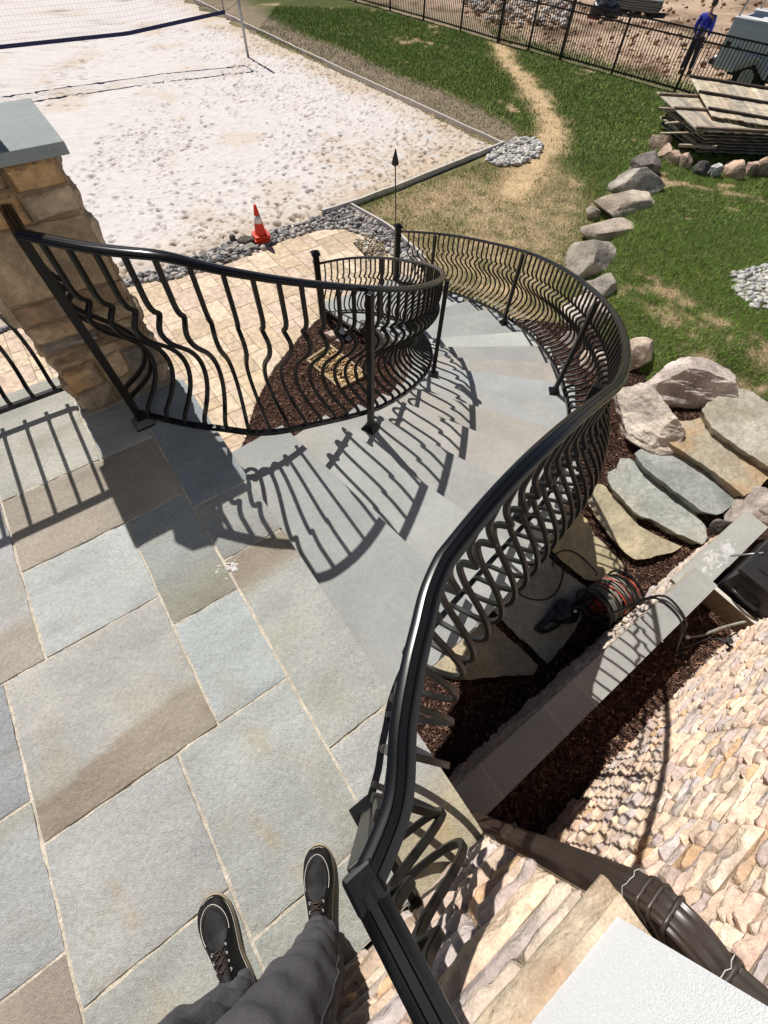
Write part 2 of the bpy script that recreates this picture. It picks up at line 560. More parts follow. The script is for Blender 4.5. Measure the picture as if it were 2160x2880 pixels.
# ------------------------------------------------------------------ terrain
COURT = [(-6.01, 25.31), (-1.86, 20.37), (0.53, 17.45), (2.8, 14.5), (-0.06, 11.65), (-1.04, 10.74), (-1.59, 10.31), (-1.94, 9.97), (-2.34, 9.63), (-2.65, 9.45), (-3.02, 9.28), (-3.37, 8.89), (-3.72, 8.57), (-3.95, 8.38), (-4.26, 8.01), (-4.58, 7.77), (-4.83, 7.52), (-4.98, 7.39), (-5.64, 6.79), (-6.45, 5.94), (-7.49, 4.84), (-20, -2), (-34, 16), (-18, 40)]
PATIO_EDGE = [(0.56, 8.28), (-0.1, 8.8), (-0.26, 9.09), (-0.52, 9.37), (-1.13, 9.7), (-1.55, 9.63), (-1.94, 9.38), (-2.22, 9.17), (-2.75, 8.65), (-3.21, 8.18), (-3.67, 7.84), (-4.12, 7.55), (-4.4, 7.5), (-4.85, 7.23), (-5.55, 6.59), (-6.38, 5.81), (-7.44, 4.77)]
MULCH_CURVE = [(-1.94, 3.87), (-1.95, 4.14), (-1.94, 4.46), (-1.89, 4.81), (-1.8, 5.27), (-1.67, 5.64), (-1.49, 6.12), (-1.27, 6.53), (-1.08, 6.8)]
GREEN_B = [(-14, 40), (-9.7, 33.23), (-6.84, 29.6), (-4.52, 25.79), (-2.08, 23.2), (-0.27, 20.59), (1.29, 19.12), (2.43, 17.52), (3.04, 16.56), (3.7, 14.96)]
DRY1 = GREEN_B + [(3.2, 14.2), (2.8, 14.5), (0.53, 17.45), (-1.86, 20.37), (-6.01, 25.31), (-18, 40)]
PATH = [(3.86, 25.03), (3.9, 22.36), (4.27, 20.33), (4.42, 18.21), (4.44, 16.38), (4.07, 14.51), (3.45, 13.3), (2.72, 11.83)]
FENCE = [(-4.2, 33.6), (-2.43, 31.9), (-0.7, 30.16), (0.84, 28.63), (2.39, 26.94), (3.82, 25.3), (4.91, 24.36), (5.95, 23.2), (7.5, 21.6), (9.2, 19.85), (10.95, 18.1), (12.7, 16.4)]
BND = [(9.5, 13.4), (7.4, 13.3), (6.3, 13.2), (5.74, 12.2), (5.16, 11.1), (4.6, 10.0), (3.85, 8.7), (3.75, 7.7), (3.5, 6.95), (3.75, 6.0), (3.9, 5.2), (4.6, 5.05), (5.6, 5.4), (7.5, 3.0), (9, 0)]
RIGHTLAWN = BND + [(14, 0), (14, 13.4)]
WALK = [(-1.75, 1.3), (-0.9, 2.0), (0.6, 2.0), (1.4, 3.2), (1.9, 4.4), (2.6, 5.2), (3.3, 5.25), (3.75, 4.8), (4.3, 4.7), (5.2, 5.0), (6.2, 4.2), (6.2, 2.6), (5.4, 1.0), (3.5, -1.5), (0, -2.6), (-1.5, -0.5)]
MULCH_OUT = [(1.55, 6.55), (2.3, 6.75), (3.0, 6.7), (3.45, 6.5), (3.85, 5.7), (4.0, 5.15), (4.6, 5.1), (5.2, 5.15), (6.1, 4.3), (5.9, 3.4), (5.0, 2.7), (4.3, 1.9), (3.5, -1.5), (0, -2.6), (-1.9, 0.9), (-1.1, 1.9), (0.2, 2.2), (1.1, 3.4), (1.6, 5.0)]


def ground_z(x, y):
    x = np.asarray(x, float); y = np.asarray(y, float)
    z = np.full(x.shape, GZ)
    sd = sdist(x, y, RIGHTLAWN)
    z = z + 0.26 * sstep(-sd, -0.25, 0.7) * (1 - sstep(y, 9.5, 13.5)) * (1 - 0.3 * sstep(x, 7, 12))
    s_ = 0.77 * x + 0.64 * y
    wz = -3.03 + 0.20 * np.maximum(0, s_ - 4.1)
    w = sstep(-sdist(x, y, WALK), -0.05, 0.45)
    z = z * (1 - w) + np.minimum(wz, -2.50) * w
    return z


def lawn_noise(x, y):
    return 0.02 * (vn(x, y, 0, 1.3, 3, 3) - 0.5)


def green_frac(x, y):
    n1 = vn(x, y, 0, 0.9, 11, 4); n2 = vn(x, y, 0, 3.5, 12, 3)
    g = np.full(np.shape(x), 0.93)
    g = g - 0.9 * sstep(n1 * 0.6 + n2 * 0.4, 0.66, 0.72)
    dry1 = sstep(-sdist(x, y, DRY1), -0.35, 0.35)
    g = g * (1 - dry1 * (0.86 + 0.1 * n2))
    # thin worn lawn between court, rock row and stair
    thin = [(2.9, 14.3), (3.9, 14.0), (4.6, 12.6), (4.5, 10.9), (3.8, 9.4), (3.5, 8.0), (3.2, 6.9), (2.7, 6.3), (1.4, 6.3), (0.3, 8.2), (-0.4, 9.4), (-1.0, 10.7), (0, 11.7)]
    th = sstep(-sdist(x, y, thin), -0.5, 0.7)
    edge = sstep(n2 * 0.35 + n1 * 0.35 + vn(x, y, 0, 9.0, 15, 3) * .30, 0.42, 0.60)
    g = g * (1 - th * (0.55 + 0.36 * edge))
    # worn diagonal streaks in the right lawn
    st = pdist(x, y, [(4.6, 7.9), (5.1, 6.9), (5.9, 5.9), (6.6, 5.2)])
    st2 = pdist(x, y, [(4.2, 7.6), (4.7, 6.4), (4.9, 5.4), (5.4, 5.3)])
    st3 = pdist(x, y, [(5.9, 12.9), (7.1, 12.6), (8.6, 11.5), (9.6, 11.6)])
    w_ = np.maximum(1 - sstep(st, 0.1, 0.45), np.maximum(1 - sstep(st2, 0.1, 0.35), 1 - sstep(st3, 0.05, 0.4)))
    n5 = vn(x, y, 0, 8.0, 14, 3)
    g = g * (1 - .92 * w_ * sstep(n2 * .55 + n5 * .45, 0.44, 0.58))
    pd = pdist(x, y, PATH)
    pw = 0.30 + 0.45 * (n1 - 0.4)
    g = g * (0.12 * n2 + (1 - 0.12 * n2) * sstep(pd + 0.5 * (n2 - .5), pw * 0.3, pw + 0.45))
    # beyond the fence
    fx = FENCE
    far = side_far(x, y)
    strip = np.where(x > 5.0, sstep(far, 1.4 + 1.4 * n1, 0.4), sstep(far, 1.8 + 3.5 * n1, 0.3) * 0.7)
    g = np.where(far > 0, 0.75 * strip, g)
    return np.clip(g, 0, 1)


def side_far(x, y):
    """signed distance beyond the fence line"""
    d = (np.asarray(x) + np.asarray(y) - 29.0) / math.sqrt(2)
    d2 = ((np.asarray(y) - 33.6) * (3.82 + 4.2) + (np.asarray(x) + 4.2) * (33.6 - 25.3)) / math.hypot(8.02, 8.3)
    return np.where(np.asarray(x) > 3.8, d, d2)


C_GRASS = np.array(K(104, 128, 60)); C_GRASS2 = np.array(K(98, 118, 58))
C_DRY = np.array(K(194, 170, 136)); C_DIRT = np.array(K(208, 180, 142)); C_DORM = np.array(K(160, 144, 124))
C_FAR = np.array(K(210, 184, 160))


def ground_col(x, y):
    g = green_frac(x, y)[:, None]
    n = vn(x, y, 0, 2.2, 21, 4)[:, None]
    pd = pdist(x, y, PATH)[:, None]
    base = C_DRY * (0.8 + 0.4 * n)
    base = np.where(pip(x, y, DRY1)[:, None], C_DORM * (0.75 + 0.4 * n), base)
    base = base + (C_DIRT * 1.05 - base) * (1 - sstep(pd, 0.3, 0.9))
    n3 = vn(x, y, 0, 0.55, 31, 4)[:, None]
    far = side_far(x, y)[:, None]
    fc = C_FAR * (0.72 + 0.55 * n) + (np.array(K(128, 104, 84)) - C_FAR) * sstep(n3, 0.5, 0.72) * 0.9
    base = np.where(far > 0, fc, base)
    gr = C_GRASS2 * (0.75 + 0.5 * n) * 0.5  # shade between the blades is painted in by darkening the ground
    return base * (1 - g) + gr * g


HOLES = []


def build_ground():
    xs = np.r_[-60, -40, -28, np.arange(-20, -6, 1.0), np.arange(-6, 13.5, 0.12), np.arange(14, 30, 1.5), 34, 44, 60]
    ys = np.r_[-40, -25, -15, -8, np.arange(-4, 26, 0.12), np.arange(26, 40, 0.5), np.arange(40, 80, 4), 90, 130]
    X, Y = np.meshgrid(xs, ys)
    x, y = X.ravel(), Y.ravel()
    z = ground_z(x, y) + lawn_noise(x, y)
    # soil mounds far beyond the fence
    far = side_far(x, y)
    z = z + sstep(far, 2, 10) * 0.35 * (vn(x, y, 0, 0.35, 5, 4) - 0.35) * (1 - sstep(y, 45, 90))
    z = z + sstep(far, 0.6, 3) * 0.05 * (vn(x, y, 0, 1.6, 6, 3) - 0.5)
    # lower under court, patio, inner bed
    sdc = sdist(x, y, COURT)
    z = z - 0.12 * sstep(-sdc, 0.0, 0.1)
    col = ground_col(x, y)
    nx = len(xs)
    idx = np.arange(len(x)).reshape(X.shape)
    F = np.stack([idx[:-1, :-1], idx[:-1, 1:], idx[1:, 1:], idx[1:, :-1]], -1).reshape(-1, 4)
    meshobj('lawn_ground', np.c_[x, y, z], F, M['ground'], vcol=col, smooth=True, kind='structure')


build_ground()


# ---- sand court: real pits and ripples
def court_z(x, y):
    z = GZ - 0.005 + 0.05 * (vn(x, y, 0, 0.5, 41, 3) - 0.5) + 0.018 * (vn(x, y, 0, 2.2, 42, 3) - 0.5) + 0.012 * (vn(x, y * 1.6, 0, 6.0, 43, 2) - 0.5)
    e = sdist(x, y, COURT)
    z = z - 0.06 * (1 - sstep(-e, 0.0, 0.45))
    return z


def build_court():
    xs = np.r_[np.arange(-26, -12, 0.5), np.arange(-12, -8, 0.12), np.arange(-8, 3.0, 0.038)]
    ys = np.r_[np.arange(-2, 6, 0.25), np.arange(6, 15.5, 0.038), np.arange(15.5, 21, 0.06), np.arange(21, 27, 0.12), np.arange(27, 41, 0.5)]
    X, Y = np.meshgrid(xs, ys)
    Z = court_z(X.ravel(), Y.ravel()).reshape(X.shape)
    r_ = np.random.default_rng(3)
    N = 24000
    px = r_.uniform(-13, 3, N); py = 6.2 + r_.uniform(0, 1, N) ** 0.8 * 20
    cl = vn(px, py, 0, 0.45, 44, 3)
    keep = (r_.uniform(0, 1, N) < np.maximum(sstep(cl, 0.40, 0.62) * 0.8 + 0.07, .95 * (1 - sstep(-sdist(px, py, COURT), .6, 2.6)))) & pip(px, py, COURT)
    for cx, cy in zip(px[keep], py[keep]):
        a = r_.uniform(0, math.pi); q0 = r_.uniform(); rx = 0.028 + 0.05 * q0 ** 2.5; ry = rx * r_.uniform(0.4, 0.95); dp = (0.010 + 0.055 * r_.uniform() ** 1.4)
        i0, i1 = np.searchsorted(xs, (cx - 0.2, cx + 0.2)); j0, j1 = np.searchsorted(ys, (cy - 0.2, cy + 0.2))
        if i1 <= i0 or j1 <= j0: continue
        dx = X[j0:j1, i0:i1] - cx; dy = Y[j0:j1, i0:i1] - cy
        u = (dx * math.cos(a) + dy * math.sin(a)) / rx; v = (-dx * math.sin(a) + dy * math.cos(a)) / ry
        q = np.sqrt(u * u + v * v)
        Z[j0:j1, i0:i1] += -dp * np.exp(-q ** 2.6 * 0.7) + dp * 0.35 * np.exp(-((q - 1.7) / 0.5) ** 2)
    ins = pip(X, Y, COURT)
    e = -sdist(X.ravel(), Y.ravel(), COURT).reshape(X.shape)
    n1 = vn(X, Y, 0, 0.7, 51, 4); n2 = vn(X, Y, 0, 4.0, 52, 3)
    base = np.array(K(236, 229, 226, 0.82))[None, None] * (0.93 + 0.12 * n2[..., None])
    tan = np.array(K(222, 202, 178, 0.80))
    f = np.clip((1 - sstep(e, 0.1, 1.6)) * 0.7 + sstep(n1, 0.60, 0.75) * 0.5, 0, 1) * (0.55 + 0.6 * n2)
    # the corner by the lawn is dirtier
    f = np.clip(f + 0.6 * (1 - sstep(np.hypot(X - 0.6, Y - 13.2), 1.0, 3.6)) * sstep(n2, 0.3, 0.6), 0, 0.9)
    col = base + (tan - base) * f[..., None]
    pit = Z - court_z(X.ravel(), Y.ravel()).reshape(X.shape)
    brown = np.array(K(138, 112, 90))
    col = col + (brown - col) * (sstep(-pit, 0.010, 0.035) * (0.30 + .6 * sstep(f, 0.12, 0.5)))[..., None]  # soil tint in dirty pits; pit shade is also painted into the colour
    # crumbs of soil turned up in patches
    n4 = vn(X, Y, 0, 9.0, 53, 2); n5 = vn(X, Y, 0, 0.8, 54, 3)
    col = col + (brown - col) * (sstep(n4, 0.70, 0.78) * sstep(n5 + 0.25 * f, 0.52, 0.66) * 0.6)[..., None]
    idx = np.arange(X.size).reshape(X.shape)
    ok = (ins[:-1, :-1] | ins[1:, :-1] | ins[:-1, 1:] | ins[1:, 1:])
    F = np.stack([idx[:-1, :-1], idx[:-1, 1:], idx[1:, 1:], idx[1:, :-1]], -1)[ok]
    used = np.unique(F); remap = np.full(X.size, -1); remap[used] = np.arange(len(used))
    V = np.c_[X.ravel(), Y.ravel(), Z.ravel()][used]
    # pull outside vertices back under the edging
    meshobj('sand_court', V, remap[F], M['sand'], vcol=col.reshape(-1, 3)[used], smooth=True, kind='structure')


build_court()


def board(name, line, h0, h1, th, m, wav=0.012, **kw):
    L, _ = resample(line, 0.35)
    V = []; F = []
    n = len(L)
    rr = np.random.default_rng(len(L))
    for i in range(n):
        t = L[min(i + 1, n - 1)] - L[max(i - 1, 0)]; t = t / np.linalg.norm(t); s = np.array([-t[1], t[0]])
        w = wav * rr.uniform(-1, 1); zz = wav * 0.5 * rr.uniform(-1, 1)
        for k_, hh in ((-.5, h0), (.5, h0), (.5, h1 + zz), (-.5, h1 + zz)):
            V.append((L[i][0] + s[0] * (k_ * th + w), L[i][1] + s[1] * (k_ * th + w), hh))
    for i in range(n - 1):
        for q in range(4):
            r = (q + 1) % 4
            F.append((i * 4 + q, i * 4 + r, i * 4 + 4 + r, i * 4 + 4 + q))
    F += [(3, 2, 1, 0), tuple(n * 4 - 4 + q for q in range(4))]
    return meshobj(name, V, F, m, **kw)


board('court_edging', [(-10.04, 30.65), (-6.07, 25.65), (-1.86, 20.37), (0.53, 17.45), (2.83, 14.60)], GZ - 0.1, GZ + 0.075, 0.05, M['edging'],
      label='long white edging board between sand court and dormant grass strip', cat='edging board')
board('court_edging', [(2.8, 14.56), (-0.06, 11.65), (-1.04, 10.74), (-1.62, 10.29)], GZ - 0.1, GZ + 0.11, 0.045, M['edging'],
      label='white edging board on the near side of the sand court above the river stones', cat='edging board')
board('court_edging', [(-1.02, 10.68), (-0.04, 9.68), (0.6, 8.55)], GZ - 0.1, GZ + 0.10, 0.04, M['edging'],
      label='short white edging board between the river stones and the worn lawn', cat='edging board')


# ---- paved patio
def build_patio():
    region = [(0.62, 7.9)] + PATIO_EDGE + [(-12, 1.5), (-9.0, -3.5)] + [W(-2.75, -2.6)[:2], W(-2.75, 0.17)[:2], W(-1.6, 0.17)[:2], (-1.75, 3.0)] + MULCH_CURVE + [(-0.6, 7.05), (0.0, 7.5)]
    R2 = [(p[0] * AX[0] + p[1] * AX[1], p[0] * BX[0] + p[1] * BX[1]) for p in region]
    am = min(p[0] for p in R2); aM = max(p[0] for p in R2); bm_ = min(p[1] for p in R2); bM = max(p[1] for p in R2)
    r_ = random.Random(5)
    mod = 0.205
    na = int((aM - am) / mod) + 2; nb = int((bM - bm_) / mod) + 2
    occ = np.zeros((na, nb), bool)
    mb_V = []; mb_F = []; colr = []
    pal = [K(220, 198, 170, .90), K(212, 190, 160, .90), K(226, 206, 180, .90), K(214, 190, 168, .90), K(206, 184, 156, .90), K(218, 194, 174, .90)]
    sizes = [(3, 2), (2, 3), (2, 2), (2, 1), (1, 2), (3, 2), (2, 1), (1, 1)]
    g = 0.0035
    for i in range(na):
        for j in range(nb):
            if occ[i, j]: continue
            r_.shuffle(sizes)
            for (w, h_) in sizes + [(1, 1)]:
                if i + w <= na and j + h_ <= nb and not occ[i:i + w, j:j + h_].any():
                    occ[i:i + w, j:j + h_] = True
                    break
            x0 = am + i * mod + g; x1 = am + (i + w) * mod - g; y0 = bm_ + j * mod + g; y1 = bm_ + (j + h_) * mod - g
            P = clip_rect(R2, x0, x1, y0, y1)
            if len(P) < 3: continue
            c = np.array(r_.choice(pal)) * r_.uniform(0.95, 1.04)
            n = len(P); o = len(mb_V)
            zt = GZ + 0.022 + r_.uniform(-0.0015, 0.0015)
            cx = sum(p[0] for p in P) / n; cy = sum(p[1] for p in P) / n
            top = [W(p[0] + (cx - p[0]) * 0.012, p[1] + (cy - p[1]) * 0.012, zt) for p in P]
            mid = [W(p[0], p[1], zt - 0.003) for p in P]; bot = [W(p[0], p[1], GZ + 0.004) for p in P]
            mb_V += top + mid + bot
            ar = sum(P[q][0] * P[(q + 1) % n][1] - P[(q + 1) % n][0] * P[q][1] for q in range(n))
            idx = list(range(n)) if ar > 0 else list(reversed(range(n)))
            mb_F.append([o + q for q in idx]); colr.append(c)
            for lev in (0, n):
                for q in range(n):
                    a_, b_ = idx[q], idx[(q + 1) % n]
                    mb_F.append((o + lev + a_, o + lev + n + a_, o + lev + n + b_, o + lev + b_)); colr.append(c * 0.9)
    meshobj('paved_patio', mb_V, mb_F, M['paver'], fcol=colr, kind='structure')
    sheet('paver_bedding', region, 0.5, lambda x, y: np.full(x.shape, GZ + 0.012), mat('paver_joint', base=K(150, 125, 98), rough=1.0, var=((30, 3, 0.3),), bump=()), kind='structure')


build_patio()

# ---- mulch beds (base sheets); chips are scattered further down
inner_bed = [W(-2.0, 0.19)[:2]] + [(-1.98, 3.6)] + MULCH_CURVE + [(-0.95, 7.0)] + [pol(3.45, k)[:2] for k in (17, 15, 13, 11, 9, 7, 5, 3, 1.5)] + [(-1.0, 2.1), W(-1.3, 0.19)[:2]]
def bed_z(x, y):
    return GZ + 0.03 + 0.03 * (vn(x, y, 0, 2.5, 61, 3) - 0.3) - 0.25 * sstep(-sdist(x, y, WALK), -0.3, 0.3)
sheet('inner_mulch_bed', inner_bed, 0.12, bed_z, M['mulch'], kind='structure')
def walk_z(x, y):
    return ground_z(x, y) + 0.035 + 0.035 * (vn(x, y, 0, 2.5, 62, 3) - 0.3)
sheet('walkway_mulch', MULCH_OUT, 0.12, walk_z, M['mulch'], kind='structure')
wall_bed = [W(0.66, 0.21)[:2], W(1.15, 0.21)[:2], W(1.15, 3.62)[:2], W(0.60, 3.62)[:2]]
def wall_bed_z(x, y):
    return -2.31 + 0.05 * (vn(x, y, 0, 3.0, 63, 3) - 0.5)
sheet('wall_mulch', wall_bed, 0.1, wall_bed_z, M['mulch'], kind='structure')


def scatter_pts(poly, dens, seed):
    P = np.array(poly); x0, y0 = P.min(0)[:2]; x1, y1 = P.max(0)[:2]
    n = int((x1 - x0) * (y1 - y0) * dens)
    r_ = np.random.default_rng(seed)
    x = r_.uniform(x0, x1, n); y = r_.uniform(y0, y1, n)
    k = pip(x, y, poly)
    return x[k], y[k], r_


def chips(name, poly, dens, zf, seed, label, parent=None):
    x, y, r_ = scatter_pts(poly, dens, seed)
    n = len(x); z = zf(x, y) + r_.uniform(0.0, 0.022, n)
    L = r_.uniform(0.010, 0.032, n); Wd = L * r_.uniform(0.16, 0.4, n)
    a = r_.uniform(0, 2 * math.pi, n); ti = r_.uniform(-0.55, 0.55, n); ro = r_.uniform(-0.9, 0.9, n)
    d = np.stack([np.cos(a) * np.cos(ti), np.sin(a) * np.cos(ti), np.sin(ti)], 1)
    s = np.stack([-np.sin(a) * np.cos(ro), np.cos(a) * np.cos(ro), np.sin(ro)], 1)
    c = np.stack([x, y, z], 1)
    up = np.cross(d, s) * 0.003
    V = np.stack([c - d * L[:, None] - s * Wd[:, None] * .5, c + d * L[:, None] * .9 - s * Wd[:, None], c + d * L[:, None] + s * Wd[:, None] * .6, c - d * L[:, None] * .8 + s * Wd[:, None], c + up * 1.0], 1).reshape(-1, 3)
    o = np.arange(n)[:, None] * 5
    F = np.concatenate([o + np.array([[0, 1, 4]]), o + np.array([[1, 2, 4]]), o + np.array([[2, 3, 4]]), o + np.array([[3, 0, 4]])], 1).reshape(-1, 3)
    base = np.array([K(98, 74, 64), K(76, 56, 50), K(128, 98, 82), K(170, 138, 114), K(58, 43, 39)])
    ci = base[r_.choice(5, n, p=[.34, .3, .2, .06, .10])] * r_.uniform(0.7, 1.2, (n, 1))
    meshobj(name, V, F, M['chip'], parent, vcol=np.repeat(ci, 5, 0), smooth=False, kind='stuff', label=label, cat='mulch')


chips('mulch_chips', inner_bed, 3800, bed_z, 71, 'dark brown shredded mulch inside the curve of the stair')
near_walk = [(-1.6, 0.8), (-1.0, 1.9), (0.4, 2.2), (1.2, 3.2), (1.55, 5.0), (1.5, 6.55), (2.3, 6.75), (3.0, 6.7), (3.45, 6.5), (3.85, 5.7), (4.0, 5.15), (4.6, 5.1), (5.2, 5.15), (5.6, 3.4), (5.0, 2.7), (4.3, 1.9), (2.6, -0.4), (1.0, -1.0), (0.2, -0.3)]
chips('mulch_chips', near_walk, 3000, walk_z, 72, 'dark brown shredded mulch around the stepping slabs and boulders')
chips('mulch_chips', wall_bed, 5500, wall_bed_z, 73, 'dark brown shredded mulch between the low capped wall and the house')


# ---- pebbles
def ico(sub):
    bm = bmesh.new(); bmesh.ops.create_icosphere(bm, subdivisions=sub, radius=1)
    V = np.array([v.co[:] for v in bm.verts]); F = np.array([[v.index for v in f.verts] for f in bm.faces]); bm.free()
    return V, F


ICO2 = ico(2); ICO1 = ico(1); ICO4 = ico(4); ICO3 = ico(3); ICO5 = ico(6)


def pebbles(name, poly, dens, zf, rmin, rmax, seed, pal, label, layers=1, mound=0.0):
    V0, F0 = ICO2
    Vs = []; Fs = []; Cs = []; off = 0
    x, y, r_ = scatter_pts(poly, dens, seed)
    sd = -sdist(x, y, poly)
    for i in range(len(x)):
        r = rmin + (rmax - rmin) * r_.uniform() ** 1.6
        sc = np.array([1, r_.uniform(.62, .95), r_.uniform(.42, .72)]) * r
        v = V0 * sc
        v = v * (1 + 0.13 * np.sin(V0[:, [1, 2, 0]] * 3.1 + r_.uniform(0, 6)))
        a = r_.uniform(0, 6.28); ca, sa = math.cos(a), math.sin(a)
        ti = r_.uniform(-.4, .4); ct, st = math.cos(ti), math.sin(ti)
        v = v @ np.array([[ct, 0, st], [0, 1, 0], [-st, 0, ct]]).T @ np.array([[ca, -sa, 0], [sa, ca, 0], [0, 0, 1]]).T
        zz = float(zf(np.array([x[i]]), np.array([y[i]]))[0]) + sc[2] * 0.5 + r_.uniform(0, 0.03) * layers + mound * min(1, sd[i] / 0.35)
        Vs.append(v + np.array([x[i], y[i], zz])); Fs.append(F0 + off); off += len(V0)
        c = np.array(pal[r_.integers(len(pal))]) * r_.uniform(.8, 1.15); Cs.append(np.tile(c, (len(V0), 1)))
    meshobj(name, np.concatenate(Vs), np.concatenate(Fs), M['pebble'], vcol=np.concatenate(Cs), smooth=True, kind='stuff', label=label, cat='river stones')


PGR = [K(176, 172, 170), K(140, 138, 140), K(205, 198, 188), K(120, 116, 118), K(190, 178, 165), K(158, 150, 146), K(100, 98, 102)]
PWH = [K(215, 212, 208), K(190, 188, 186), K(226, 222, 214), K(165, 164, 166), K(200, 192, 180)]
grav = [(-1.6, 10.25), (-1.94, 9.97), (-2.34, 9.63), (-2.65, 9.45), (-3.02, 9.28), (-3.37, 8.89), (-3.72, 8.57), (-3.95, 8.38), (-4.26, 8.01), (-4.58, 7.77), (-4.83, 7.52), (-5.2, 7.25), (-6.2, 6.2), (-7.49, 4.84)] + list(reversed(PATIO_EDGE)) + [(0.55, 8.55), (-0.04, 9.62), (-0.98, 10.6), (-1.05, 10.7)]
gz = lambda x, y: np.full(x.shape, GZ - 0.02)
sheet('gravel_bed', grav, 0.3, lambda x, y: np.full(x.shape, GZ + 0.006), mat('gravel_soil', base=K(105, 92, 80), rough=1, var=((30, 3, .3),), bump=()), kind='structure')
pebbles('river_stones', grav, 430, gz, 0.026, 0.075, 81, PGR, 'band of grey river stones between sand court and patio', layers=1.6)
pebbles('river_stones', [(2.25, 13.58), (2.63, 14.5), (2.95, 14.75), (3.3, 15.1), (3.76, 15.15), (3.91, 14.74), (3.65, 13.88), (3.1, 13.38), (2.53, 13.21)], 330, gz, 0.04, 0.085, 82, PWH,
        'oval patch of pale stones at the far corner of the sand court', layers=2)
pebbles('river_stones', [(6.22, 8.03), (6.57, 8.24), (7.14, 8.47), (7.4, 7.6), (6.9, 6.85), (6.24, 6.99), (6.09, 7.45)], 420, lambda x, y: ground_z(x, y) - 0.02, 0.035, 0.075, 83, PWH,
        'patch of pale stones in the right lawn at the edge of the photo', layers=2)


# ---- grass blades
def grass(name, poly, dens, seed, wid, hgt, label, dryfrac=0.6, dry_only=False):
    x, y, r_ = scatter_pts(poly, dens, seed)
    g = green_frac(x, y)
    block = pip(x, y, COURT) | (sdist(x, y, grav) < 0.0) | pip(x, y, MULCH_OUT)
    u = r_.uniform(0, 1, len(x))
    green = (u < g) & ~block
    dry = (~green) & (r_.uniform(0, 1, len(x)) < dryfrac) & ~block & (pdist(x, y, PATH) > 0.3)
    keep = green | dry
    x, y, green, g = x[keep], y[keep], green[keep], g[keep]
    n = len(x)
    z = ground_z(x, y) + lawn_noise(x, y) - 0.004
    tall = vn(x, y, 0, 1.7, 91, 3)
    h_ = hgt * r_.uniform(0.55, 1.25, n) * (0.65 + 0.75 * tall) * np.where(green, 1, 0.5)
    w_ = wid * r_.uniform(0.7, 1.3, n)
    a = r_.uniform(0, 6.283, n); lean = r_.uniform(0.15, 1.15, n); la = r_.uniform(0, 6.283, n)
    p = np.stack([x, y, z], 1)
    s = np.stack([np.cos(a), np.sin(a), np.zeros(n)], 1) * w_[:, None] * .5
    tip = p + np.stack([np.cos(la) * np.sin(lean), np.sin(la) * np.sin(lean), np.cos(lean)], 1) * h_[:, None]
    V = np.stack([p - s, p + s, tip], 1).reshape(-1, 3)
    F = np.arange(n * 3).reshape(-1, 3)
    t1 = vn(x, y, 0, 0.8, 92, 3)[:, None]
    cg = np.array(K(128, 154, 68)) * (1 - t1) * 1.2 + np.array(K(104, 134, 56)) * t1 * 1.25
    cg = cg * (.45 + 1.75 * r_.uniform(0, 1, (n, 1)) ** 1.5)
    pale = (r_.uniform(0, 1, n) < .12)[:, None]
    cg = np.where(pale, np.array(K(150, 158, 112)) * r_.uniform(.7, 1.1, (n, 1)), cg)
    yl = r_.uniform(0, 1, n) < 0.07
    cd = np.array(K(190, 168, 126)) * r_.uniform(.7, 1.15, (n, 1))
    dorm = pip(x, y, DRY1)[:, None]
    cd = np.where(dorm, np.array(K(152, 136, 112)) * r_.uniform(.65, 1.15, (n, 1)), cd)
    c = np.where((green & ~yl)[:, None], cg, cd)
    meshobj(name, V, F, M['blade'], vcol=np.repeat(c, 3, 0), kind='stuff', label=label, cat='grass')


grass('grass', [(3.4, 9.2), (3.6, 6.6), (4.0, 5.2), (6.0, 5.3), (6.8, 4.4), (9, 7.5), (9, 10.2), (4.8, 10.2)], 5200, 101, 0.0075, 0.075, 'thick green lawn right of the boulder row')
grass('grass', [(0.2, 8.3), (1.5, 6.3), (3.4, 6.6), (3.4, 9.2), (4.8, 10.2), (9, 10.2), (11.5, 13.5), (3.2, 14.3), (-1.1, 10.7)], 2300, 102, 0.011, 0.07, 'worn patchy lawn between the stair and the wood pile')
grass('grass', [(3.2, 14.3), (11.5, 13.5), (13, 15.8), (3.8, 25.3), (-1.2, 30.2), (-6, 30), (-6, 25.3), (0.53, 17.5), (2.85, 14.6)], 950, 103, 0.019, 0.085, 'green lawn between the sand court and the metal fence', dryfrac=.5)
grass('grass', [(3.9, 25.5), (13, 16.4), (16, 18.5), (8, 27), (3, 30)], 380, 104, 0.03, 0.10, 'thin grass strip behind the metal fence')


# ------------------------------------------------------------------ terrace deck
def spots(name, a0, b0, ra, rb, z, thr, sc, parent=None, cell=.0028, m=None, **kw):
    aa = np.arange(a0 - ra * 1.3, a0 + ra * 1.3, cell); bb = np.arange(b0 - rb * 1.3, b0 + rb * 1.3, cell)
    Ag, Bg = np.meshgrid(aa, bb)
    q = ((Ag - a0) / ra) ** 2 + ((Bg - b0) / rb) ** 2
    n = vn(Ag, Bg, 3.3, sc, 71, 4) - .28 * np.maximum(q - .25, 0)
    zz = z + .0035 * np.clip((n - thr) * 9, 0, 1)
    idx = np.arange(Ag.size).reshape(Ag.shape)
    k_ = (n[:-1, :-1] > thr) | (n[1:, 1:] > thr)
    F = np.stack([idx[:-1, :-1], idx[:-1, 1:], idx[1:, 1:], idx[1:, :-1]], -1)[k_]
    u = np.unique(F); rm = np.full(Ag.size, -1); rm[u] = np.arange(len(u))
    V = np.c_[Ag.ravel() * AX[0] + Bg.ravel() * BX[0], Ag.ravel() * AX[1] + Bg.ravel() * BX[1], zz.ravel()][u]
    return meshobj(name, V, rm[F], m or M['white_residue'], parent, smooth=True, **kw)


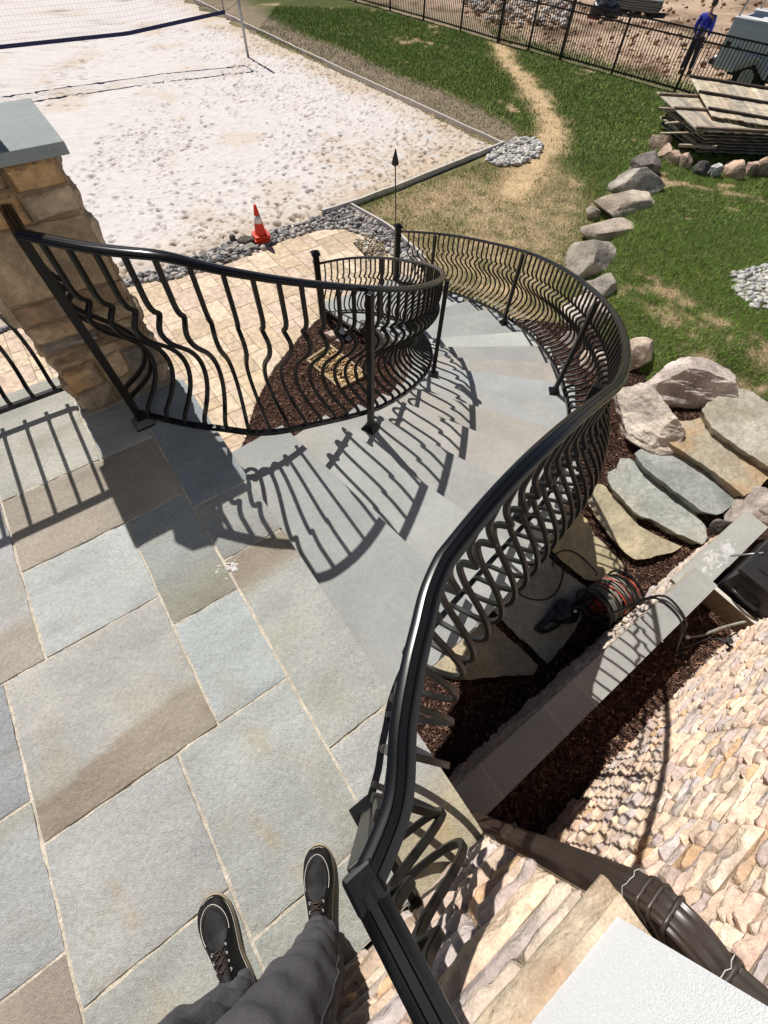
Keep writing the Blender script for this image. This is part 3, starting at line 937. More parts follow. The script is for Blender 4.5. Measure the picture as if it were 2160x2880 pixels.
def build_deck():
    global SAT, WARM
    SAT = 0.55
    WARM = 0.015
    J = 0.0055
    slabs = [  # a0,a1,b0,b1,colour,(band colour, a threshold, softness)
        (-2.80, -1.998, -.865, -.385, (178, 176, 162), None), (-2.80, -2.353, -.385, -.355, (165, 168, 160), None), (-2.353, -1.998, -.385, -.10, (158, 164, 160), None),
        (-2.80, -1.998, -1.60, -.865, (168, 170, 164), None), (-1.998, -1.536, -.865, -.10, (160, 145, 124), ((172, 156, 134), -1.75, .2)),
        (-1.998, -1.08, -1.60, -.865, (170, 170, 172), ((166, 156, 138), -1.27, .03)),
        (-1.536, -1.08, -.865, -.397, (176, 183, 182), None), (-1.536, -.918, -.397, -.10, (154, 162, 158), ((150, 148, 126), -1.12, .12)),
        (-2.353, -1.435, -.10, .205, (140, 152, 158), None), (-1.435, -1.08, -.10, .205, (156, 164, 162), ((150, 148, 140), -1.2, .2)),
        (-1.08, -.148, -.10, .205, (158, 140, 112), ((172, 176, 166), -.90, .05)),
        (-1.08, -.459, -1.017, -.397, (176, 174, 166), ((158, 138, 116), -.635, .012)),
        (-.918, -.459, -.397, -.10, (166, 178, 178), None), (-.459, .155, -.557, -.10, (168, 174, 168), None),
        (-.459, .003, -1.017, -.557, (166, 169, 167), None), (.003, .36, -1.017, -.557, (160, 166, 158), None),
        (.155, .36, -.557, -.10, (160, 166, 156), None), (-.148, .378, -.10, .205, (172, 174, 170), ((186, 170, 128), .16, .09)),
        (-1.08, -.609, -1.60, -1.017, (150, 156, 164), None), (-.609, -.15, -1.60, -1.017, (158, 158, 146), ((160, 166, 168), -.52, .04)), (-.15, .36, -1.60, -1.017, (166, 150, 130), None),
    ]
    b = -1.60
    for q in range(4):
        a = -2.8
        w = (0.46, 0.61, 0.45, 0.6)[q]
        for da in (0.62, 0.46, 0.92, 0.61, 0.46, 0.09):
            a1 = min(a + da, .36)
            slabs.append((a, a1, b - w, b, random.choice([(165, 168, 166), (172, 166, 150), (156, 160, 164), (160, 150, 134)]), None)); a = a1
            if a >= .36: break
        b -= w
    bmin = b
    V = []; F = []; C = []
    for si, (a0, a1, b0, b1, c1, band) in enumerate(slabs):
        A0, A1, B0, B1 = a0 + J, a1 - (J if a1 < .35 else 0), b0 + J, b1 - (J if b1 < .2 else 0)
        if si >= 21: cell = .2
        else: cell = .022
        na = max(2, int((A1 - A0) / cell)); nb = max(2, int((B1 - B0) / cell))
        aa = np.linspace(A0, A1, na + 1); bb = np.linspace(B0, B1, nb + 1)
        Ag, Bg = np.meshgrid(aa, bb)
        ea = np.minimum(Ag - A0, A1 - Ag); eb = np.minimum(Bg - B0, B1 - Bg); e = np.minimum(ea, eb)
        z = -0.0022 * (e < 1e-6) + 0.005 * (vn(Ag, Bg, si, 5, 5, 5) - .5)
        # slightly irregular cut edges
        jit = 0.008 * (vn(Ag, Bg, si, 14, 8, 3) - 0.5)
        Aj = Ag + np.where(ea < 1e-6, jit, 0); Bj = Bg + np.where((eb < 1e-6) & (Bg < .19), jit, 0)
        c = np.array(K(*c1, .90)) * np.ones(Ag.shape + (3,))
        nn = vn(Ag, Bg, si * 3.1, 3.2, 7, 4)
        if band:
            w = sstep(Ag + .10 * (nn - .5) + 0.05 * (Bg - (B0 + B1) / 2), band[1] - band[2], band[1] + band[2])
            c = c + (np.array(K(*band[0], .90)) - c) * w[..., None]
        c = c * (0.84 + .34 * nn)[..., None]
        n6 = vn(Ag, Bg, si * 1.7 + 5, 6.5, 9, 4)
        ol = np.array(K(172, 164, 134))
        c = c + (ol - c) * (sstep(n6, .58, .72) * .38)[..., None]
        n9 = vn(Ag, Bg, si + 2.2, 22, 19, 3)
        # streaky bedding stains
        n7 = vn(Ag * 3, Bg, si + 9, 5, 13, 3)
        c = c * (1 - .10 * sstep(n7, .55, .75))[..., None]
        for (ra, rb, rl, rw, am) in ((-1.20, -.72, .10, .012, .8), (-1.10, -.71, .07, .02, .6), (-.98, -.735, .09, .014, .65), (-.76, -.20, .13, .03, .4), (-.62, -.14, .12, .02, .45), (-.23, -.86, .08, .02, .6), (-.12, -.83, .05, .03, .5),
                                     (-.06, -.40, .08, .02, .5), (.05, -.37, .09, .025, .6), (-.20, -.22, .1, .03, .4), (-.35, -.30, .12, .02, .35), (.28, .10, .12, .06, .5), (.18, -.02, .09, .05, .4), (-.02, -.62, .07, .03, .45), (.08, -.85, .1, .05, .4)):
            d = ((Ag - ra) / rl) ** 2 + ((Bg - rb - .25 * (Ag - ra)) / rw) ** 2
            c = c + (np.array(K(206, 150, 60)) - c) * (np.exp(-d * 1.4) * am * .62 * (0.0 + 1.15 * sstep(n6 * .5 + n9 * .5, .42, .62)))[..., None]
        o = len(V); k_ = Ag.size
        P = [(Aj.ravel()[q] * AX[0] + Bj.ravel()[q] * BX[0], Aj.ravel()[q] * AX[1] + Bj.ravel()[q] * BX[1], z.ravel()[q]) for q in range(k_)]
        V += P; C += list(c.reshape(-1, 3))
        idx = (np.arange(k_).reshape(Ag.shape) + o)
        F += [tuple(int(t) for t in f) for f in np.stack([idx[:-1, :-1], idx[:-1, 1:], idx[1:, 1:], idx[1:, :-1]], -1).reshape(-1, 4)]
        ring = list(idx[0, :]) + list(idx[1:, -1]) + list(idx[-1, -2::-1]) + list(idx[-2:0:-1, 0])
        o2 = len(V)
        for q in ring:
            V.append((V[q][0], V[q][1], -0.05)); C.append(C[q] * .9)
        nR = len(ring)
        for q in range(nR):
            F.append((int(ring[q]), o2 + q, o2 + (q + 1) % nR, int(ring[(q + 1) % nR])))
    meshobj('terrace_paving', V, F, M['flag'], vcol=np.array(C), smooth=False, kind='structure')
    # mortar bed, raised a little unevenly
    mz = lambda x, y: -0.0075 + 0.013 * (vn(x, y, 0, 22, 15, 3) - .40)
    poly = [W(-2.795, .195)[:2], W(.37, .195)[:2], W(.352, -1.6)[:2], W(-2.795, -1.6)[:2]]
    sheet('terrace_mortar', poly, 0.03, mz, M['mortar'], kind='structure')
    mb = MB(); mb.prism([W(-2.795, -1.6)[:2], W(.355, -1.6)[:2], W(.355, bmin)[:2], W(-2.795, bmin)[:2]], -.04, -.006)
    mb.build('terrace_mortar', M['mortar'], kind='structure')
    mb = MB(); mb.prism([W(-2.77, .17)[:2], W(.34, .17)[:2], W(.34, bmin)[:2], W(-2.77, bmin)[:2]], -3.2, -.055)
    mb.build('terrace_core', M['stonemortar'], kind='structure')
    spots('mortar_splash', -1.03, -.10, .062, .062, .0008, 0.56, 75, label='white mortar splashed over a paving joint on the terrace', cat='mortar splash')


build_deck()
SAT = 1.0; WARM = 0.0


# ------------------------------------------------------------------ stone cladding
PAL_HOUSE = [(222, 198, 172), (210, 184, 162), (200, 184, 172), (190, 176, 170), (216, 192, 172), (206, 172, 138), (186, 170, 164), (228, 208, 184), (212, 184, 168), (198, 176, 156), (194, 182, 178), (218, 200, 180)]
PAL_PILLAR = [(186, 152, 116), (164, 140, 112), (204, 178, 146), (146, 132, 114), (180, 156, 128), (210, 190, 162), (168, 150, 130), (150, 140, 128), (196, 160, 118)]


def rects(W_, H_, r_, big, vmax):
    out = []

    def rec(u0, u1, v0, v1):
        w, h = u1 - u0, v1 - v0
        tw = r_.uniform(*big); th = r_.uniform(*vmax)
        if h > th * 1.35:
            m_ = v0 + h * r_.uniform(.38, .62); rec(u0, u1, v0, m_); rec(u0, u1, m_, v1)
        elif w > tw * 1.25:
            m_ = u0 + w * r_.uniform(.32, .68); rec(u0, m_, v0, v1); rec(m_, u1, v0, v1)
        else:
            out.append((u0, u1, v0, v1))
    # start with blocks so no seam runs the full length
    bw = big[1] * 2.6
    u = 0
    while u < W_ - 1e-6:
        u1 = min(u + bw * r_.uniform(.7, 1.2), W_)
        if W_ - u1 < .15: u1 = W_
        v = 0
        while v < H_ - 1e-6:
            v1 = min(v + vmax[1] * r_.uniform(1.4, 2.6), H_)
            if H_ - v1 < .06: v1 = H_
            rec(u, u1, v, v1); v = v1
        u = u1
    return out


def cladding(name, mapf, W_, H_, m, pal, parent=None, big=(.16, .38), vmax=(.07, .15), relief=.035, seed=1, cell=.022, wedge=0.0, seam=.012, mort=True, skew=.012, rough=1.5, pale=1.0, **kw):
    r_ = random.Random(seed); V = []; F = []; C = []
    for si, (u0, u1, v0, v1) in enumerate(rects(W_, H_, r_, big, vmax)):
        g = r_.uniform(.3, .7) * seam
        nu = max(4, int((u1 - u0) / cell)); nv_ = max(4, int((v1 - v0) / cell))
        t = np.linspace(0, 1, nu + 1); s = np.linspace(0, 1, nv_ + 1)
        T, S = np.meshgrid(t, s)
        sk = [r_.uniform(-skew, skew) for _ in range(4)]
        U = u0 + g + (u1 - u0 - 2 * g) * T; Vv = v0 + g + (v1 - v0 - 2 * g) * S
        Vv = Vv + sk[0] * (T - .5) * (1 if v1 < H_ else 0) ; U = U + sk[1] * (S - .5) * (1 if (u1 < W_ - 1e-6 and u0 > 1e-6) else 0)
        ed = np.minimum(np.minimum(T * (u1 - u0), (1 - T) * (u1 - u0)), np.minimum(S * (v1 - v0), (1 - S) * (v1 - v0)))
        U = U + .008 * (vn(U, Vv, si, 14, seed, 2) - .5) * (T > 0) * (T < 1); Vv = Vv + .010 * (vn(U, Vv, si + 9, 14, seed, 2) - .5)
        fall = 1 - np.exp(-(ed / .009) ** 1.5)
        base = r_.uniform(.25, 1.0) * relief
        tu, tv = r_.uniform(-.5, .5) * relief, r_.uniform(-.4, .6) * relief
        D = fall * (base + tu * (T - .5) * 2 + tv * (S - .5) * 2 + wedge * (S - .3) + relief * rough * (vn(U, Vv, si * 2.3, 9, seed + 3, 4) - .5) + relief * .5 * rough * (vn(U, Vv, si, 28, seed + 4, 3) - .5))
        D = np.maximum(D, 0.0) - .004
        c = np.array(K(*r_.choice(pal))) * r_.uniform(.95, 1.15) * pale
        cc = np.array(K(*r_.choice(pal)))
        nn = vn(U, Vv, si + 20, 5, seed + 8, 3)[..., None]
        col = c + (cc - c) * sstep(nn, .42, .68) * .7
        o = len(V); V += [mapf(a, b, d) for a, b, d in zip(U.ravel(), Vv.ravel(), D.ravel())]
        C += list(col.reshape(-1, 3))
        idx = (np.arange(U.size).reshape(U.shape) + o)
        F += [tuple(int(q) for q in f) for f in np.stack([idx[:-1, :-1], idx[:-1, 1:], idx[1:, 1:], idx[1:, :-1]], -1).reshape(-1, 4)]
        # return edge into the joint
        ring = list(idx[0, :]) + list(idx[1:, -1]) + list(idx[-1, -2::-1]) + list(idx[-2:0:-1, 0])
        o2 = len(V)
        Ur = U.ravel(); Vr = Vv.ravel()
        for q in ring:
            V.append(mapf(Ur[q - o], Vr[q - o], -.02)); C.append(C[q] * .8)
        nR = len(ring)
        for q in range(nR):
            F.append((int(ring[q]), o2 + q, o2 + (q + 1) % nR, int(ring[(q + 1) % nR])))
    ob = meshobj(name, V, F, m, parent, vcol=np.array(C), smooth=False, **kw)
    autosmooth(ob, 50)
    if mort:
        nu = max(1, int(W_ / .25)); V = []; F = []
        for i in range(nu + 1):
            for j in range(2):
                V.append(mapf(W_ * i / nu, H_ * j, -.009))
        for i in range(nu): F.append((2 * i, 2 * i + 2, 2 * i + 3, 2 * i + 1))
        meshobj('mortar', V, F, M['stonemortar'], parent, **({} if parent else kw))
    return ob


# terrace retaining wall (under the deck edge)
tw = empty('terrace_wall', W(-2.0, .19, GZ), label='tan stone retaining wall holding up the bluestone terrace edge', cat='retaining wall')
cladding('stone_face', lambda u, v, d: W(-2.75 + u, .172 + d * .5, -3.1 + v), 3.1, 3.04, M['stone'], PAL_HOUSE, tw, seed=3, cell=.06, relief=.02, big=(.25, .5), vmax=(.12, .22))
cladding('stone_face', lambda u, v, d: W(-2.772 - d * .5, .17 - u, -3.1 + v), 2.9, 3.04, M['stone'], PAL_HOUSE, tw, seed=4, cell=.08, relief=.02, big=(.25, .5), vmax=(.12, .22))

# stone pillar with bluestone cap
pl = empty('stone_pillar', W(-2.58, -.095, 0), label='stone pillar with flat bluestone cap at the terrace corner beside the stair', cat='pillar')
pa0, pa1, pb0, pb1, ph = -2.79, -2.375, -.338, .148, 1.11
cladding('stone_face', lambda u, v, d: W(pa1 + d, pb0 + u, v), pb1 - pb0, ph, M['stone'], PAL_PILLAR, pl, seed=61, relief=.030, big=(.12, .50), vmax=(.05, .30), cell=.014, seam=.012, skew=.022)
cladding('stone_face', lambda u, v, d: W(pa1 - u, pb1 + d, v), pa1 - pa0, ph, M['stone'], PAL_PILLAR, pl, seed=62, relief=.030, big=(.12, .50), vmax=(.05, .30), cell=.014, seam=.012, skew=.022)
cladding('stone_face', lambda u, v, d: W(pa0 + u, pb0 - d, v), pa1 - pa0, ph, M['stone'], PAL_PILLAR, pl, seed=63, relief=.030, big=(.12, .50), vmax=(.05, .30), cell=.014, seam=.012, skew=.022)
cladding('stone_face', lambda u, v, d: W(pa0 - d, pb1 - u, v), pb1 - pb0, ph, M['stone'], PAL_PILLAR, pl, seed=14, relief=.024, big=(.14, .34), vmax=(.07, .2), cell=.03)
mb = MB(); mb.box(W((pa0 + pa1) / 2, (pb0 + pb1) / 2, ph / 2), (pa1 - pa0 - .02, pb1 - pb0 - .02, ph), rot=YA, col=K(150, 130, 105)); mb.build('core', M['stonemortar'], pl)
mb = MB(); mb.box(W(-2.585, -.1, ph + .022), (.55, .585, .04), rot=YA, col=K(146, 154, 154), bev=.004); mb.build('cap', M['bluestone'], pl)

ln = empty('pillar_lantern', W(-2.585, -.10, 1.152), label='black octagonal lantern standing on the bluestone cap of the terrace pillar', cat='lantern')
mb = MB(); mb.lathe(W(-2.585, -.10, 1.152), [(.075, 0), (.075, .02), (.035, .03), (.035, .14), (.075, .16), (.105, .20), (.118, .40)], 8); mb.build('lantern_body', M['black'], ln)
mb = MB(); mb.lathe(W(-2.585, -.10, 1.552), [(.125, 0), (.12, .02), (.05, .05), (.02, .06)], 8); mb.build('lantern_roof', M['black'], ln)

# ------------------------------------------------------------------ house corner
hs = empty('house', W(1.13, .2, -2.3), label='corner of the house with rough stone base, limestone sill and white stucco above', cat='house')
cladding('stone_wall', lambda u, v, d: W(1.125 - d, .21 + u, -2.45 + v), 6.6, 3.32, M['stone'], PAL_HOUSE, hs, seed=27, relief=.026, big=(.12, .38), vmax=(.05, .14), wedge=.020, seam=.005, cell=.016, rough=1.7, skew=.022, pale=1.12)
cladding('stone_wall', lambda u, v, d: W(1.125 - u, .205 + d * .6, -2.45 + v), .76, 3.32, M['stone'], PAL_HOUSE, hs, seed=22, relief=.03, big=(.16, .36), vmax=(.07, .14), cell=.03)
cladding('stone_wall', lambda u, v, d: W(.375 - d * .8, .21 - u, .0 + v), 2.6, .86, M['stone'], PAL_HOUSE, hs, seed=28, relief=.022, big=(.14, .42), vmax=(.06, .17), wedge=.014, seam=.005, cell=.010, rough=1.7, skew=.022, pale=1.08)
cladding('stone_wall', lambda u, v, d: W(.40 - d * .3, .21 - u, -3.0 + v), .01, 2.98, M['stone'], PAL_HOUSE, hs, seed=24, cell=.05, mort=False)
mb = MB(); mb.prism([W(.38, .20)[:2], W(1.13, .20)[:2], W(1.13, 6.8)[:2], W(1.6, 6.8)[:2], W(1.6, -3.4)[:2], W(.38, -3.4)[:2]], -3.1, .86); mb.build('wall_core', M['stonemortar'], hs)


def sill():
    c0 = [(.382, b) for b in np.linspace(-2.4, .200, 90)] ; c1 = [(a, .205) for a in np.linspace(.382, 1.12, 26)][1:]
    c0[-1] = (.382, .205)
    pts = [W(a, b)[:2] for a, b in c0 + c1]; P = np.array(pts); n = len(P); mi = len(c0) - 1
    prof = [(-.03, .832), (.008, .836), (.020, .842), (.027, .852), (.029, .866), (.027, .882), (.022, .896), (.013, .912), (.003, .926), (-.03, .932)]
    k = len(prof); V = []
    for i, p in enumerate(P):
        if i < mi: s = -AX
        elif i > mi: s = BX
        else: s = (BX - AX)
        for q, (o_, z) in enumerate(prof):
            nz = .55 * (float(vn(np.array([p[0] * 3]), np.array([p[1] * 3]), q * .30, 8, 55, 5)[0]) - .5) + 1.1 * (float(vn(np.array([p[0]]), np.array([p[1]]), q * 1.7, 2.2, 56, 3)[0]) - .5)
            oo = o_ + (.014 * nz if q else 0)
            V.append((p[0] + s[0] * oo, p[1] + s[1] * oo, z + .008 * nz))
    F = [(i * k + q, i * k + q + 1, (i + 1) * k + q + 1, (i + 1) * k + q) for i in range(n - 1) for q in range(k - 1)]
    o = meshobj('limestone_sill', V, F, M['limestone'], hs, smooth=False)
    bm = bmesh.new(); bm.from_mesh(o.data); bmesh.ops.recalc_face_normals(bm, faces=list(bm.faces)); bm.to_mesh(o.data); bm.free()
    autosmooth(o, 38)
    mb = MB(); mb.prism([W(1.08, .21)[:2], W(1.14, .21)[:2], W(1.14, 6.8)[:2], W(1.08, 6.8)[:2]], .845, .94); mb.build('limestone_sill', M['limestone'], hs)


sill()
mb = MB(); mb.prism([W(.376, .198)[:2], W(1.14, .198)[:2], W(1.14, 6.8)[:2], W(1.6, 6.8)[:2], W(1.6, -3.4)[:2], W(.376, -3.4)[:2]], .866, 3.6)
mb.build('stucco_wall', M['stucco'], hs)

# brown corrugated downspout with elbows and sealant lines
ds = empty('downspout', W(.43, .29, -2.3), label='dark brown metal downspout with two elbows running down the stone house corner', cat='downspout')
DP = [(.472, .282, -2.28), (.468, .282, -1.0), (.460, .282, -.2), (.450, .282, .35), (.446, .282, .72), (.446, .282, .80), (.460, .284, .848), (.488, .286, .862), (.518, .287, .858), (.548, .287, .862), (.574, .287, .890), (.612, .287, .945), (.665, .287, 1.04), (.69, .287, 3.3)]
path = [W(*p) for p in DP]
path = [path[0]] + catmull(path[1:], 6)
prof = []
hw = .039
for sx, sy, ex, ey in ((-1, -1, 1, -1), (1, -1, 1, 1), (1, 1, -1, 1), (-1, 1, -1, -1)):
    for q in range(9):
        t = q / 9.0
        x = sx + (ex - sx) * t; y = sy + (ey - sy) * t
        inset = .0026 * (1 if (q % 3 == 1) else 0)
        rr_ = .86 + .14 * min(1, min(t, 1 - t) * 6)
        prof.append((x * hw * rr_ * (1 - inset / hw), y * hw * .80 * rr_ * (1 - inset / hw)))
mb = MB(); mb.sweep(path, prof, up=(BX[0], BX[1], 0)); o = mb.build('pipe', M['downspout'], ds); autosmooth(o, 30)


def band_at(zc, name, m, r=.0385, hh=.006, wig=.002, seed=0):
    # ring following the pipe section at path index zc (float)
    i = int(zc); t = zc - i
    c = Vector(path[i]).lerp(Vector(path[i + 1]), t); tg = (Vector(path[i + 1]) - Vector(path[i])).normalized()
    side = tg.cross(Vector((BX[0], BX[1], 0))).normalized(); u = side.cross(tg).normalized()
    P = []
    for q in range(28):
        a = 2 * math.pi * q / 28
        x = max(-1, min(1, 1.25 * math.cos(a))); y = max(-1, min(1, 1.25 * math.sin(a)))
        w = math.sin(q * 2.1 + seed) * wig
        P.append(c + side * (x * r) + u * (y * r * .82) + tg * w)
    mb = MB(); mb.tube(P, hh * .5, 5, closed=True)
    return mb.build(name, m, ds, smooth=True)


for zc, wg in ((25.2, .004), (43.5, .003), (64.5, .004)):
    band_at(zc, 'sealant_line', M['sealant'], r=.0408, hh=.0017, wig=wg, seed=zc)
for zc in (28.0, 30.0, 32.0, 46.0, 48.5, 51.0):
    band_at(zc, 'crimp', M['downspout'], r=.0385, hh=.0085, wig=0)
mb = MB()
for zc in (14.0,):
    pass
st_ = Vector(W(.455, .282, -.02))
mb.box(st_, (.082, .064, .022), rot=YA); mb.build('wall_strap', M['downspout'], ds)

# outdoor tap on the house wall
fc = empty('garden_tap', W(1.09, 3.2, -2.07), label='small metal garden tap on the stone house wall above the mulch', cat='tap')
mb = MB(); mb.tube([W(1.10, 3.2, -2.05), W(1.03, 3.2, -2.05), W(1.0, 3.2, -2.08), W(.995, 3.2, -2.12)], .013, 8); mb.build('spout', M['darkgrey'], fc, smooth=True)
mb = MB(); mb.lathe(W(1.04, 3.2, -2.03), [(.006, 0), (.006, .025), (.032, .03), (.034, .038), (.01, .042)], 12); mb.build('handle', M['darkgrey'], fc)

# ------------------------------------------------------------------ curved staircase
st = empty('curved_staircase', pol(4.0, 8, GZ), label='sweeping curved bluestone staircase going down from the terrace to the patio', cat='staircase')
RI, RO = 3.158, 4.79
SAT = .6; WARM = .03
TREADCOL = [(164, 170, 170), (166, 172, 170), (168, 172, 168), (172, 170, 164), (176, 172, 162), (166, 172, 172), (162, 170, 172), (172, 168, 162), (168, 172, 170), (184, 192, 186), (166, 174, 172), (160, 168, 168), (166, 172, 170), (180, 186, 182), (168, 172, 170), (164, 170, 170)]
NT = 16


def tread_poly(k, ov=0.0):
    # chord inner edge, arc outer edge
    k0 = k - 1 - .12; k1 = k
    P = []
    if k == 1:
        P.append(W(-1.79, .15)[:2])
    else:
        P.append(pol(RI - ov, k0)[:2])
    P.append(pol(RI - ov, k1)[:2])
    if k == NT:
        P = [pol(RI, k0)[:2], pol(RI - .03, k1 + .6)[:2], (-1.28, 6.80), (-.80, 7.10), (-.40, 7.36), (.06, 7.72), pol(RO + .02, 16.5)[:2]]
        for j in range(4): P.append(pol(RO, 16.2 - (16.2 - k0) * j / 3)[:2])
        return P
    for j in range(5):
        kk = k1 + (k0 - k1) * j / 4
        p = pol(RO, kk)[:2]
        P.append(p)
    if k == 1:
        P[-1] = W(-.15, .15)[:2]
        P.append(W(-1.2, .15)[:2])
    return P


for k in range(1, NT + 1):
    z = -k * RISE; P = tread_poly(k)
    c = np.array(K(*TREADCOL[k - 1])) * (1.03, .93, 1.05, .97, 1.07, .95, 1.03, 1.09)[k % 8]
    # finely divided top so colour and slight unevenness vary
    V = []; cell = .07
    mbt = MB()
    ob = None
    zf = lambda x, y, z=z, k=k: z + .0012 * (vn(x, y, k, 8, 3, 3) - .5)

    def cf(x, y, c=c, k=k):
        n = vn(x * 1.0, y * 1.0, k * 4.0, 1.6, 31, 5)[:, None]; n2 = vn(x + .6 * y, y * .3, k * 4.0, 4.5, 32, 4)[:, None]
        w = np.array(K(182, 164, 144))
        cc = c * (.92 + .16 * n)
        cc = cc + (w - cc) * sstep(n2 * .5 + n * .5, .56, .70) * .30
        return cc * (.985 + .03 * n2)
    top = sheet('tread', P, cell, zf, M['bluestone'], colf=cf, parent=None, smooth=False)
    # thickness
    me = top.data
    bm = bmesh.new(); bm.from_mesh(me)
    r_ = bmesh.ops.extrude_face_region(bm, geom=list(bm.faces))
    vs = [g for g in r_['geom'] if isinstance(g, bmesh.types.BMVert)]
    for v in vs: v.co.z = z - .052
    bmesh.ops.recalc_face_normals(bm, faces=list(bm.faces))
    bm.to_mesh(me); bm.free()
    top.parent = st; top.matrix_parent_inverse = Matrix.Identity(4)
    T = np.array(parent_world(st).inverted())
    me.transform(Matrix(T.tolist()))

# concrete body under the treads: open below near the top, solid further down
V = []; F = []
ks = np.arange(0.0, 16.01, .5)
bR0, bR1 = RI + .05, RO - .05
mb = MB()
for k in range(0, NT):
    # riser block under tread k+1 behind nosing
    z1 = -(k + 1) * RISE - .054
    P = [pol(bR0, k + .04)[:2], pol(bR0, k + .96)[:2], pol(bR1, k + .96)[:2], pol(bR1, k + .5)[:2], pol(bR1, k + .04)[:2]]
    if k == 0: P = [W(-1.72, .16)[:2], pol(bR0, .96)[:2], pol(bR1, .96)[:2], pol(bR1, .5)[:2], W(-.24, .16)[:2]]
    if k == NT - 1: P = [pol(bR0, k + .04)[:2], pol(bR0, k + 1.5)[:2], (-1.2, 6.78), (.0, 7.66), pol(bR1, k + 1.2)[:2], pol(bR1, k + .04)[:2]]
    zb = z1 - .15 if k < 8 else -2.95
    mb.prism(P, zb, z1)
    # riser face up to the tread above
    Pr = [pol(bR0, k - .11)[:2], pol(bR0, k - .03)[:2], pol(bR1, k - .03)[:2], pol(bR1, k - .11)[:2]]
    if k > 0: mb.prism(Pr, z1 - .01, -k * RISE - .053)
mb.build('stair_body', M['stonemortar'], st)


def cyl(Rr, k0, sgn=1, zlow=-2.95):
    def f(u, v, d):
        k = k0 + u / (Rr * DT)
        p = pol(Rr - sgn * d, k)
        return (p[0], p[1], zlow + v)
    return f


# stepped stone facing, inner and outer
for (k0, k1) in ((8.05, 10), (10, 12), (12, 14), (14, 16.4)):
    z_top = -(k0 + .95) * RISE - .06 if k0 < 9 else -(k0 + 1.0) * RISE - .06
    Hh = -k1 * RISE - .06 + 2.95
    cladding('stair_wall', cyl(bR0 - .002, k0, 1), (k1 - k0) * DT * bR0, max(.12, Hh), M['stone'], PAL_HOUSE, st, seed=31 + int(k0), relief=.016, big=(.16, .34), vmax=(.06, .13), cell=.04, mort=False)
    cladding('stair_wall', cyl(bR1 + .002, k0, -1), (k1 - k0) * DT * bR1, max(.12, Hh), M['stone'], PAL_HOUSE, st, seed=41 + int(k0), relief=.016, big=(.16, .34), vmax=(.06, .13), cell=.06, mort=False)

# ------------------------------------------------------------------ railings
HR = [(-.021, -.013), (-.0265, -.008), (-.0265, -.001), (-.0235, .001), (-.0255, .0065), (-.019, .0115), (-.0095, .0135), (-.0085, .0115), (-.0065, .0145), (.0065, .0145), (.0085, .0115), (.0095, .0135), (.019, .0115), (.0255, .0065), (.0235, .001), (.0265, -.001), (.0265, -.008), (.021, -.013)]
HR = [(x * .92, y * .95) for x, y in HR]
BR = [(-.0125, -.0125), (.0125, -.0125), (.0125, .0125), (-.0125, .0125)]

# belly baluster, outward = +x, foot at origin
BAL_H = .862
BP = [(0, 1.0), (0, .84), (.0, .80), (.006, .765), (.020, .735), (.040, .712), (.042, .700), (.024, .684), (.004, .665), (-.004, .64), (.006, .60), (.036, .545), (.084, .485), (.132, .425), (.172, .355), (.192, .285), (.188, .215), (.158, .150), (.106, .100), (.052, .068), (.018, .048), (.002, .026), (0, 0)]


def baluster_mesh(belly=1.0):
    pts = [(x * belly, 0, z * BAL_H) for x, z in BP]
    sm = [pts[0], pts[1]] + catmull(pts[1:], 3)[1:]
    h = .0095; b = .0022
    prof = [(-h + b, -h), (h - b, -h), (h, -h + b), (h, h - b), (h - b, h), (-h + b, h), (-h, h - b), (-h, -h + b)]
    mb = MB(); mb.sweep(sm, prof, up=(0, 1, 0), keepz=False)
    V = np.array(mb.v); me = bpy.data.meshes.new('baluster')
    me.from_pydata([tuple(v) for v in V], [], mb.f); me.update(); me.materials.append(M['bronze'])
    o = bpy.data.objects.new('tmp', me); autosmooth(o, 40); bpy.data.objects.remove(o)
    return me


BALM = baluster_mesh()


def add_balusters(rail, top, bot, out_sign, positions, n_top):
    """top/bot: arrays of xyz along the rail (same parameter); positions: fractional indices"""
    inv = parent_world(rail).inverted()
    for s in positions:
        i = min(int(s), len(bot) - 2); t = s - i
        p = bot[i] * (1 - t) + bot[i + 1] * t; q = top[i] * (1 - t) + top[i + 1] * t
        tg = bot[i + 1] - bot[i]
        T2 = Vector((tg[0], tg[1], 0)).normalized()
        o_ = Vector((T2.y, -T2.x, 0)) * out_sign
        z0 = p[2] + .010; z1 = q[2] - .011
        dx = Vector((q[0] - p[0], q[1] - p[1], z1 - z0)) / BAL_H
        m_ = Matrix.Identity(4)
        y = Vector((0, 0, 1)).cross(o_)
        for r_ in range(3):
            m_[r_][0] = o_[r_]; m_[r_][1] = y[r_]; m_[r_][2] = dx[r_]
        m_[0][3], m_[1][3], m_[2][3] = p[0], p[1], z0
        b = bpy.data.objects.new('baluster', BALM); coll.objects.link(b); b.parent = rail
        b.matrix_parent_inverse = Matrix.Identity(4)
        b.matrix_basis = inv @ m_


def base_plate(rail, post, xyz, rz):
    mb = MB()
    s = .051
    V = []
    for (w, z) in ((s, 0), (s, .012), (s * .93, .016), (s * .47, .040), (s * .44, .048)):
        V += [(w * x, w * y, z) for x, y in ((-1, -1), (1, -1), (1, 1), (-1, 1))]
    F = [(3, 2, 1, 0), (16, 17, 18, 19)]
    for l in range(4):
        for q in range(4):
            r = (q + 1) % 4; F.append((l * 4 + q, l * 4 + r, l * 4 + 4 + r, l * 4 + 4 + q))
    R3 = Matrix.Rotation(rz, 3, 'Z')
    mb.add([R3 @ Vector(v) + Vector(xyz) for v in V], F)
    mb.build('base_plate', M['black'], post)


